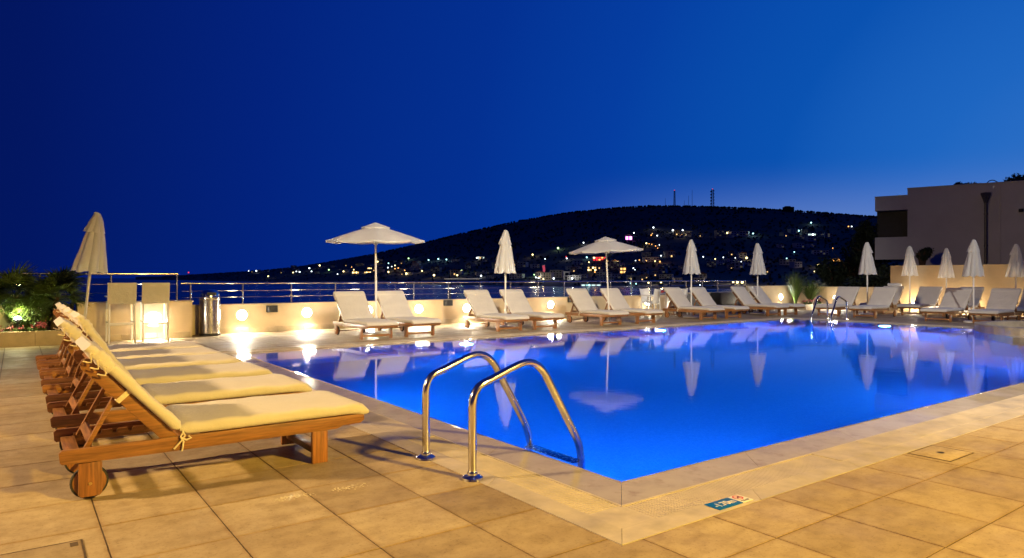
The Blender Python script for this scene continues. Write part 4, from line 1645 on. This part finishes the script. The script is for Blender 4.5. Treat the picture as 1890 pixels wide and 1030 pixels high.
for px, py, d, rx, rz_, lab, sd in ((1608, 398, 34, 1.25, 2.0, 'dark tree against the left edge of the white building', 31),
                                   (1572, 424, 36, 1.3, 1.9, 'dark tree left of the white building, second from it', 32),
                                   (1538, 466, 37, 1.2, 1.2, 'low dark tree beyond the wall, left end of the group', 33),
                                   (1640, 470, 30.5, 1.2, 1.4, 'dark bushy tree under the balcony of the white building', 34),
                                   (1592, 500, 31, 1.5, 1.2, 'low dark bushy tree right above the side wall', 35)):
    x, y = at_px(px, d)
    zt = 1.2 + (513 - py) / 1256 * d
    tree('tree', lab, (x, y, -1.2), zt + 1.2, (rx, rx, rz_), 2600, sd)
x, y = at_px(1702, 29.5)
tree('small_tree', 'small dark tree rising above the tall wall before the white building', (x, y, -1.2), 1.2 + 55 / 1256 * 29.5 + 1.25, (0.42, 0.42, 0.38), 900, 36, 0.13)
for px, py, w, lab, sd in ((1745, 473, 1.0, 'dark bush above the tall wall in front of the white building', 37), (1785, 481, 0.9, 'low dark bush right of the dark bush above the tall wall', 38)):
    x, y = at_px(px, 28.6)
    zt = 1.2 + (513 - py) / 1256 * 28.6
    bush('bush', lab, 'bush', (x, y, -1.2), (w, 0.7, (zt + 1.2) / 1.95), 1500, 0.14, 'leaf_dark', sd, 'dark bushes behind the tall wall')
for px, py, d, rx, rz_, lab, sd in ((1876, 317, 44, 1.5, 1.1, 'treetop showing above the roof at the right edge', 41), (1797, 331, 43, 0.8, 0.6, 'treetop showing above the middle of the roof', 42), (1768, 334, 43, 0.55, 0.5, 'smallest treetop above the roof, left of the others', 43)):
    x, y = at_px(px, d)
    zt = 1.2 + (513 - py) / 1256 * d
    tree('tree', lab, (x, y, -1.2), zt + 1.2, (rx, rx, rz_), 900, sd, 0.26, 'treetops behind the flat roofed building')

# ------------------------------------------------------------------ white building at the right
bd = thing('white_building', 'flat roofed white building with a recessed balcony behind the tall wall', 'building')
A_ = Vector((*at_px(1675, 32.0), 0))
B_ = Vector((*at_px(1890, 29.5), 0))
ux = (B_ - A_).normalized()
uy = Vector((-ux.y, ux.x, 0))
if uy.dot(Vector((VX, VY, 0))) < 0:
    uy = -uy
MBD = Matrix(((ux.x, uy.x, 0, A_.x), (ux.y, uy.y, 0, A_.y), (0, 0, 1, 0), (0, 0, 0, 1)))
bd.matrix_world = MBD
MB().box(0, 0, -1.3, 16, 7, 5.38).build('main_wall', 'plaster_white', bd)
MB().box(-0.02, -0.03, 5.382, 16.02, 7.02, 5.43).build('roof_edge', 'plaster_white', bd, 0.01)
MB().box(-1.36, 0.004, 4.42, -0.002, 6, 5.08).build('fascia', 'plaster_white', bd)
MB().box(-1.38, -0.02, 5.082, -0.022, 6.02, 5.11).build('roof_edge', 'plaster_white', bd, 0.005)
MB().box(-1.36, 0.004, 2.08, -0.002, 0.16, 3.14).build('balcony_parapet', 'plaster_white', bd)
MB().box(-1.36, 0.162, 2.08, -0.002, 6, 2.24).build('balcony_floor', 'plaster_white', bd)
MB().box(-1.36, 0.75, 2.242, -0.002, 0.9, 4.418).build('recess_shade_wall', 'dark_metal', bd)  # near black and set close: the opening's shade put into colour
wd = MB().box(-1.15, 0.71, 2.26, -0.25, 0.745, 4.2).build('recess_shade_panel', 'dark_metal', bd)  # dark panel added to keep the recess black
MB().tube([(3.02, -0.09, -1.2), (3.02, -0.09, 4.52)], 0.06, 12).build('downpipe', 'pipe_metal', bd)
MB().lathe([(0.07, 4.5), (0.09, 4.6), (0.19, 4.9), (0.19, 4.98), (0.17, 4.98)], 4, (3.02, -0.14, 0)).build('rain_hopper', 'pipe_metal', bd)
for z in (1.2, 2.6, 4.0):
    MB().lathe([(0.075, z), (0.075, z + 0.06)], 12, (3.02, -0.09, 0)).build('pipe_bracket', 'pipe_metal', bd)
MB().tube([(3.55, -0.02, -1.2), (3.55, -0.02, 5.3)], 0.015, 6).build('cable', 'plaster_white', bd)
MB().lathe([(0.01, 4.06), (0.09, 4.06), (0.09, 4.2), (0.01, 4.2)], 10, (4.28, -0.06, 0)).build('vent', 'dark_metal', bd)
for i in range(3):
    MB().tube([(3.25 + i * 0.05 + 0.18 * math.cos(R(t_)), 0.4, 5.42 + 0.16 * math.sin(R(t_))) for t_ in range(0, 181, 30)], 0.02, 6).build('roof_pipe', 'dark_metal', bd) if i == 0 else None

# ------------------------------------------------------------------ town across the bay
def house_proto(w, dep, h, roof, lit, mat='house_white', floors=2, cols=3):
    t = thing('house', '', 'house')
    MB().box(-w / 2, -dep / 2, -3, w / 2, dep / 2, h).build('wall', mat, t, smooth=False)
    if roof:
        MB().prism([(-w / 2 - .5, h), (w / 2 + .5, h), (0, h + w * 0.2)], -dep / 2 - .5, dep / 2 + .5).build('roof', 'roof_tile', t, smooth=False)
    else:
        MB().box(-w / 2 - .3, -dep / 2 - .3, h + .01, w / 2 + .3, dep / 2 + .3, h + 0.5).build('roof', mat, t, smooth=False)
    k = 0
    for f in range(floors):
        for c in range(cols):
            x = -w / 2 + w * (c + 0.5) / cols
            z = 0.8 + f * h / floors
            m = lit[k % len(lit)]
            MB().box(x - w / cols * 0.28, -dep / 2 - 0.12, z, x + w / cols * 0.28, -dep / 2 - 0.01, z + h / floors * 0.5).build('window', m, t, smooth=False)
            k += 1
    return t


FACE = -CAM_A                                     # fronts look across the bay
PROTO = [house_proto(14, 10, 7, False, ['dark_glass', 'dark_glass', 'window_dim', 'dark_glass', 'dark_glass']),
         house_proto(10, 9, 6, True, ['dark_glass', 'window_dim', 'dark_glass'], 'house_white', 2, 2),
         house_proto(20, 10, 6, False, ['dark_glass', 'dark_glass', 'dark_glass', 'window_dim'], 'house_white', 2, 5),
         house_proto(11, 10, 8, True, ['dark_glass', 'window_warm', 'dark_glass', 'dark_glass', 'dark_glass'], 'house_cream', 2, 3),
         house_proto(16, 11, 9, False, ['dark_glass', 'window_dim', 'dark_glass'], 'house_cream', 3, 4)]
HL = ['dim white flat roofed house', 'small dim white gabled house', 'long dim white house', 'dim cream gabled house', 'dim cream apartment house']
HP = []
hr = random.Random(5)
for x0, x1, y0, y1, k in ((540, 700, 489, 507, 14), (700, 900, 482, 509, 26), (900, 1060, 486, 516, 12), (1050, 1230, 478, 520, 24), (1200, 1400, 424, 440, 12), (1230, 1420, 470, 505, 14), (1440, 1560, 428, 500, 12), (1020, 1200, 450, 475, 8), (455, 560, 499, 505, 6), (1070, 1300, 505, 524, 10)):
    for _ in range(k):
        HP.append((hr.uniform(x0, x1), hr.uniform(y0, y1)))


def place(px, py):
    lv = 'high on the slope' if py < 450 else 'midway up' if py < 486 else 'by the shore'
    for x, w in ((600, 'left of the nearest open umbrella'), (700, 'behind the nearest open umbrella'), (900, 'right of the nearest open umbrella'), (1040, 'around the first middle closed umbrella'),
                 (1190, 'around the farther open umbrella'), (1290, 'near the white table'), (1400, 'above the black cabinet'), (9999, 'towards the dark trees')):
        if px < x:
            return lv + ' ' + w


used_p = set()
for px, py in HP:
    i = hr.randrange(5)
    p, d = on_hill(px, py)
    if i in used_p:
        o = dup(PROTO[i], p, 0, HL[i] + ' ' + place(px, py), 'houses across the bay')
    else:
        used_p.add(i)
        o = tag(PROTO[i], HL[i] + ' ' + place(px, py), 'house', 'houses across the bay')
        o.location = p
    o.rotation_euler = (0, 0, FACE + hr.uniform(-.5, .5))
    s = hr.uniform(0.6, 1.05) * min(1.25, d / 1000 + 0.15)
    o.scale = (s, s, s)

# landmark buildings
def landmark(name, label, px, py, w, h, mats, rows, cols, wall='house_cream', cat='building', dep=8):
    p, d = on_hill(px, py + h * 0.35 * 1256 / lut(SHO, px) * 0.3)
    t = thing(name, label, cat, p, FACE)
    MB().box(-w / 2, -dep / 2, -3, w / 2, dep / 2, h).build('wall', wall, t, smooth=False)
    MB().box(-w / 2 - .4, -dep / 2 - .8, h + .01, w / 2 + .4, dep / 2 + .4, h + 0.5).build('roof', wall, t, smooth=False)
    k = 0
    for f in range(rows):
        for c in range(cols):
            x = -w / 2 + w * (c + .5) / cols
            z = 0.5 + f * h / rows
            MB().box(x - w / cols * 0.33, -dep / 2 - 0.3, z, x + w / cols * 0.33, -dep / 2 - 0.01, z + h / rows * 0.6).build('window', mats[k % len(mats)], t, smooth=False)
            k += 1
    return t


landmark('waterfront_restaurant', 'waterfront building with a long row of golden lights behind the nearest open umbrella', 668, 504, 52, 6, ['glow_yellow', 'glow_orange', 'glow_yellow', 'window_warm'], 1, 11)
landmark('upper_restaurant', 'smaller building with golden lights above the waterfront row', 684, 496, 18, 5, ['window_warm', 'glow_yellow'], 1, 5)
landmark('neon_building', 'building with a red neon front below the second open umbrella', 1106, 480, 24, 7, ['glow_red', 'glow_red', 'glow_orange', 'glow_red', 'glow_orange', 'glow_yellow'], 2, 5)
landmark('pink_building', 'building with a glaring magenta light on the dark hillside', 1160, 441, 15, 11, ['glow_magenta', 'glow_magenta'], 1, 2)
landmark('bright_house', 'white house with brightly lit windows high on the right hillside', 1497, 434, 16, 5, ['window_cool', 'window_cool', 'glow_white'], 1, 4, 'house_white')
landmark('white_house', 'dim white two storey house right of the brightly lit one', 1528, 436, 15, 7, ['dark_glass', 'window_dim', 'dark_glass'], 2, 3, 'house_white')
landmark('amber_house', 'house with an amber lit front near the dark trees', 1541, 482, 12, 5, ['glow_orange', 'window_warm'], 1, 3)
landmark('taverna', 'two level house with amber lit terraces right of the neon building', 1149, 503, 9, 9, ['glow_orange', 'window_warm', 'window_warm', 'glow_orange'], 2, 2)
landmark('cyan_glow_block', 'low pale block added for a cyan glow right above the railing', 1090, 528, 24, 2.6, ['window_cool', 'glow_cyan', 'window_cool'], 1, 4, 'house_white')  # block added to carry a cyan glow of unknown source
landmark('terrace_house', 'house with two rows of yellow lights below the neon building', 1092, 499, 14, 7, ['glow_yellow', 'window_warm', 'dark_glass'], 2, 4)
landmark('lit_villa', 'villa with pale lit windows left of the closed umbrella', 888, 477, 16, 5, ['window_cool', 'window_warm', 'dark_glass'], 1, 4, 'house_white')
landmark('block_house', 'plain bluish white block house beside the red light strip', 1046, 514, 8, 11, ['dark_glass'], 2, 1, 'house_white')
landmark('gable_house', 'pale blank walled house just above the railing before the table', 1166, 516, 13, 6, ['dark_glass', 'dark_glass', 'window_dim'], 1, 2, 'house_white')
p, d = on_hill(1003, 512)
rs = thing('light_tower', 'tall strip of red light among the houses right of the closed umbrella', 'light strip', p, FACE)
MB().tube([(-3, 0, 0), (0, 0, 5), (1.0, 0, 12), (0, 0, 18)], [1.5, 1.7, 1.8, 1.9], 8).build('light_strip', 'glow_pink', rs)
MB().box(-2.4, -1, 18.2, 2.6, 1, 18.9).build('top_plate', 'house_white', rs)
p, d = terrain(1455, 1.0)
hb = thing('ridge_building', 'dark block building on the ridge line right of the masts', 'building', p, FACE)
MB().box(-12, -6, -4, 12, 6, 9.5).build('wall', 'far_tree', hb, smooth=False)
MB().box(-8, -4, 9.51, 4, 4, 11.5).build('roof_house', 'far_tree', hb, smooth=False)

# street lamps and single lights
LC = {'w': ('glow_white', 'white'), 'c': ('glow_cyan', 'pale cyan'), 'g': ('glow_green', 'greenish'), 'y': ('glow_yellow', 'warm yellow'), 'o': ('glow_orange', 'orange'), 'r': ('glow_red', 'red')}
SL = {}


def far_lamp(px, py, col, size):
    p, d = on_hill(px, py + 4)
    if col not in SL:
        mb = MB()
        mb.box(-0.15, -0.15, -6, 0.15, 0.15, 0)
        nb = len(mb.f)
        mb.cur = 1
        mb.add([q for q in IV], IF)
        SL[col] = mb.mesh('street_lamp', ['dark_metal', LC[col][0]])
    o = bpy.data.objects.new('street_lamp', SL[col])
    COL.objects.link(o)
    r = 1.45 * size * d / 1256  # globe oversized, the lamp's bloom is built into its size
    zt = 1.2 + (513 - py) / 1256 * d
    o.location = (p.x, p.y, zt)
    o.scale = (r, r, r)
    tag(o, '%s street light %s' % (LC[col][1], place(px, py)), 'street light', '%s street lights across the bay' % LC[col][1])


for px, py, c, s in ((571, 495, 'w', 1), (575, 501, 'w', .8), (590, 490, 'y', 1.1), (607, 498, 'g', 1), (623, 506, 'w', .7), (634, 501, 'y', 1), (649, 493, 'o', .6), (653, 498, 'y', .7),
                     (697, 483, 'y', 1), (717, 486, 'c', .8), (716, 494, 'w', .8), (717, 502, 'y', 1.1), (723, 492, 'w', .6), (729, 490, 'y', .8), (729, 496, 'o', .8), (735, 495, 'o', .9), (747, 499, 'o', .8),
                     (750, 505, 'y', 1.4), (754, 477, 'g', 1), (779, 500, 'y', .9), (801, 508, 'y', 1.4), (791, 480, 'c', 1), (809, 478, 'c', 1.1), (824, 479, 'c', 1), (844, 508, 'y', 1.1), (852, 500, 'g', 1.5),
                     (888, 509, 'w', 1.1), (880, 476, 'w', .9), (983, 470, 'y', 1.1), (1030, 458, 'g', 1.4), (1006, 478, 'w', .7), (986, 507, 'g', .9), (994, 513, 'w', 1.0), (989, 512, 'w', .9),
                     (1003, 515, 'y', 1), (1022, 514, 'w', 1.2), (1056, 514, 'w', 1.2), (1045, 474, 'r', .8), (1046, 477, 'w', .9), (1077, 448, 'w', .9), (1083, 475, 'c', 1.1), (1170, 430, 'w', .8),
                     (1206, 420, 'w', 1), (1242, 425, 'w', 1.2), (1202, 434, 'o', .8), (1213, 435, 'w', .8), (1193, 449, 'y', 1), (1198, 450, 'o', .6), (1203, 451, 'o', .6), (1210, 454, 'o', .7),
                     (1217, 452, 'w', .6), (1214, 458, 'o', .6), (1229, 463, 'y', .7), (1220, 472, 'w', .8), (1206, 477, 'o', .8), (1214, 477, 'o', .7), (1218, 483, 'o', 1.1), (1209, 482, 'y', .8),
                     (1180, 480, 'o', .8), (1173, 481, 'w', .6), (1188, 479, 'o', .6), (1140, 487, 'y', 1.2), (1087, 484, 'y', .8), (1098, 502, 'o', .9), (1169, 495, 'w', .8), (1172, 498, 'w', .6), (1106, 475, 'w', .7), (1098, 475, 'w', .7),
                     (1260, 425, 'w', 1), (1258, 435, 'y', 1.1), (1342, 430, 'y', 1.2), (1390, 431, 'c', 1), (1474, 426, 'c', 1.2), (1497, 411, 'c', 1), (1566, 418, 'o', .8), (1572, 418, 'w', .7),
                     (1298, 474, 'w', .8), (1320, 478, 'y', .8), (1335, 475, 'w', .7), (1357, 476, 'w', .6), (1368, 483, 'w', .6), (1378, 476, 'y', 1.4), (1197, 522, 'y', 1.1), (1220, 521, 'y', 1.2), (1292, 526, 'w', .7),
                     (1353, 520, 'y', 1.7), (1361, 521, 'y', 1.7), (1370, 521, 'y', 1.7), (1510, 489, 'y', 1.1), (1503, 501, 'y', .7), (1466, 465, 'c', .8), (1452, 477, 'c', .8), (1537, 458, 'o', .6),
                     (348, 503, 'r', .9), (473, 500, 'w', .9), (459, 500, 'w', .6), (495, 510, 'y', .9), (541, 503, 'y', .8), (547, 501, 'w', .7), (553, 502, 'w', .9), (1164, 523, 'c', .9), (1174, 524, 'c', .8)):
    far_lamp(px, py, c, s)
    if s >= 0.9:
        p_, d_ = on_hill(px, py + 4)
        lamp('street_lamp_light', 'POINT', (p_.x - 4 * VX, p_.y - 4 * VY, 1.2 + (513 - py) / 1256 * d_ + 3), 2600 * s, {'w': (1, .95, .85), 'c': (.6, .95, 1), 'g': (.7, 1, .5), 'y': (1, .75, .35), 'o': (1, .5, .15), 'r': (1, .1, .1)}[c], 0.6)

# masts on the ridge
def mast(label, px, h, w, lattice, drums=False):
    p, d = terrain(px, 1.0)
    t = thing('radio_mast', label, 'mast', p, FACE)
    mb = MB()
    if lattice:
        for sx in (-1, 1):
            for sy in (-1, 1):
                mb.bar((sx * w, sy * w, -6), (sx * w * .6, sy * w * .6, h), 0.7, 0.7)
        mb.build('leg', 'dark_metal', t, smooth=False)
        mb = MB()
        nsg = int(h / 4)
        for i in range(nsg):
            z0, z1 = h * i / nsg, h * (i + 1) / nsg
            k0, k1 = w * (1 - .4 * z0 / h), w * (1 - .4 * z1 / h)
            mb.bar((-k0, -k0, z0), (k1, -k1, z1), 0.45, 0.45)
            mb.bar((k0, -k0, z0), (-k1, -k1, z1), 0.45, 0.45)
            mb.bar((-k1, -k1, z1), (k1, -k1, z1), 0.4, 0.4)
        mb.build('bracing', 'dark_metal', t, smooth=False)
        if drums:
            for i in range(5):
                z = h * (0.18 + 0.17 * i)
                MB().tube([(-w * 1.0, -w - 1, z), (-w * 1.0 - 2.6, -w - 1.6, z)], [1.9, 2.2], 12).build('dish', 'dark_metal', t)
                MB().tube([(w * .5, -w - 1, z + 2), (w * .5 + 1.8, -w - 1.6, z + 2)], [1.3, 1.5], 12).build('dish', 'dark_metal', t)
    else:
        mb.tube([(0, 0, -6), (0, 0, h)], [0.55, 0.3], 6)
        mb.build('pole', 'dark_metal', t, smooth=False)
    if lattice:
        MB().tube([(0, 0, h), (0, 0, h + 1.2)], 1.0, 8).build('warning_light', 'glow_red', t)
    return t


mast('slim lattice mast with a red light, left on the ridge', 1245, 42, 2.0, True)
mast('broad lattice mast with dishes and a red light on the ridge', 1315, 46, 3.4, True, True)
mast('tallest thin pole mast between the two lattice masts', 1277.5, 44, 0, False)
mast('thin pole mast just left of the tallest thin one', 1271, 29, 0, False)
mast('short thin pole left of the slim lattice mast', 1228, 22, 0, False)
mast('short thin pole right of the slim lattice mast', 1263, 16, 0, False)

# small boats moored in the bay
bt = thing('boat', 'small white boat moored on the dark bay', 'boat', group='small boats moored in the bay')
mb = MB()
rings = []
for i in range(9):
    q = i / 8
    wv = 1.3 * math.sin(math.pi * min(0.5, q * 0.5 + 0.02) ** 0.8) * (1 if q < .95 else 0.9)
    x = 4 - 8 * q
    rings.append([(x, -wv, 1.0), (x, -wv * .6, -0.2), (x, wv * .6, -0.2), (x, wv, 1.0)])
mb.loft(rings)
mb.build('hull', 'hull_white', bt)
MB().box(-2, -0.8, 1.0, 1, 0.8, 2.1).build('cabin', 'hull_white', bt, 0.1)
for i, (px, py, a) in enumerate(((800, 525, 20), (850, 526, 70), (918, 526.5, 10), (1145, 527, 30), (960, 525, -20), (1000, 529, 50))):
    d = (1.2 - SEA_Z) * 1256 / (py - 513)
    x, y = at_px(px, d)
    if i == 0:
        bt.location = (x, y, SEA_Z)
        bt.rotation_euler = (0, 0, R(a))
    else:
        dup(bt, (x, y, SEA_Z), R(a), 'small white boat moored on the dark bay', 'small boats moored in the bay')

# thin pale slab on posts, added to draw the white streak over the railing
cn = thing('streak_slab', 'thin pale slab drawing a white streak just above the railing, left of the closed umbrella', 'canopy', (*at_px(856, 40), 0), FACE)
MB().box(-1.0, -1.5, 1.12, 0.98, 1.5, 1.17).build('pale_slab', 'white_paint', cn)
for x in (-0.9, 0.9):
    MB().box(x - .04, 1.2, -9, x + .04, 1.28, 1.12).build('post', 'dark_metal', cn)
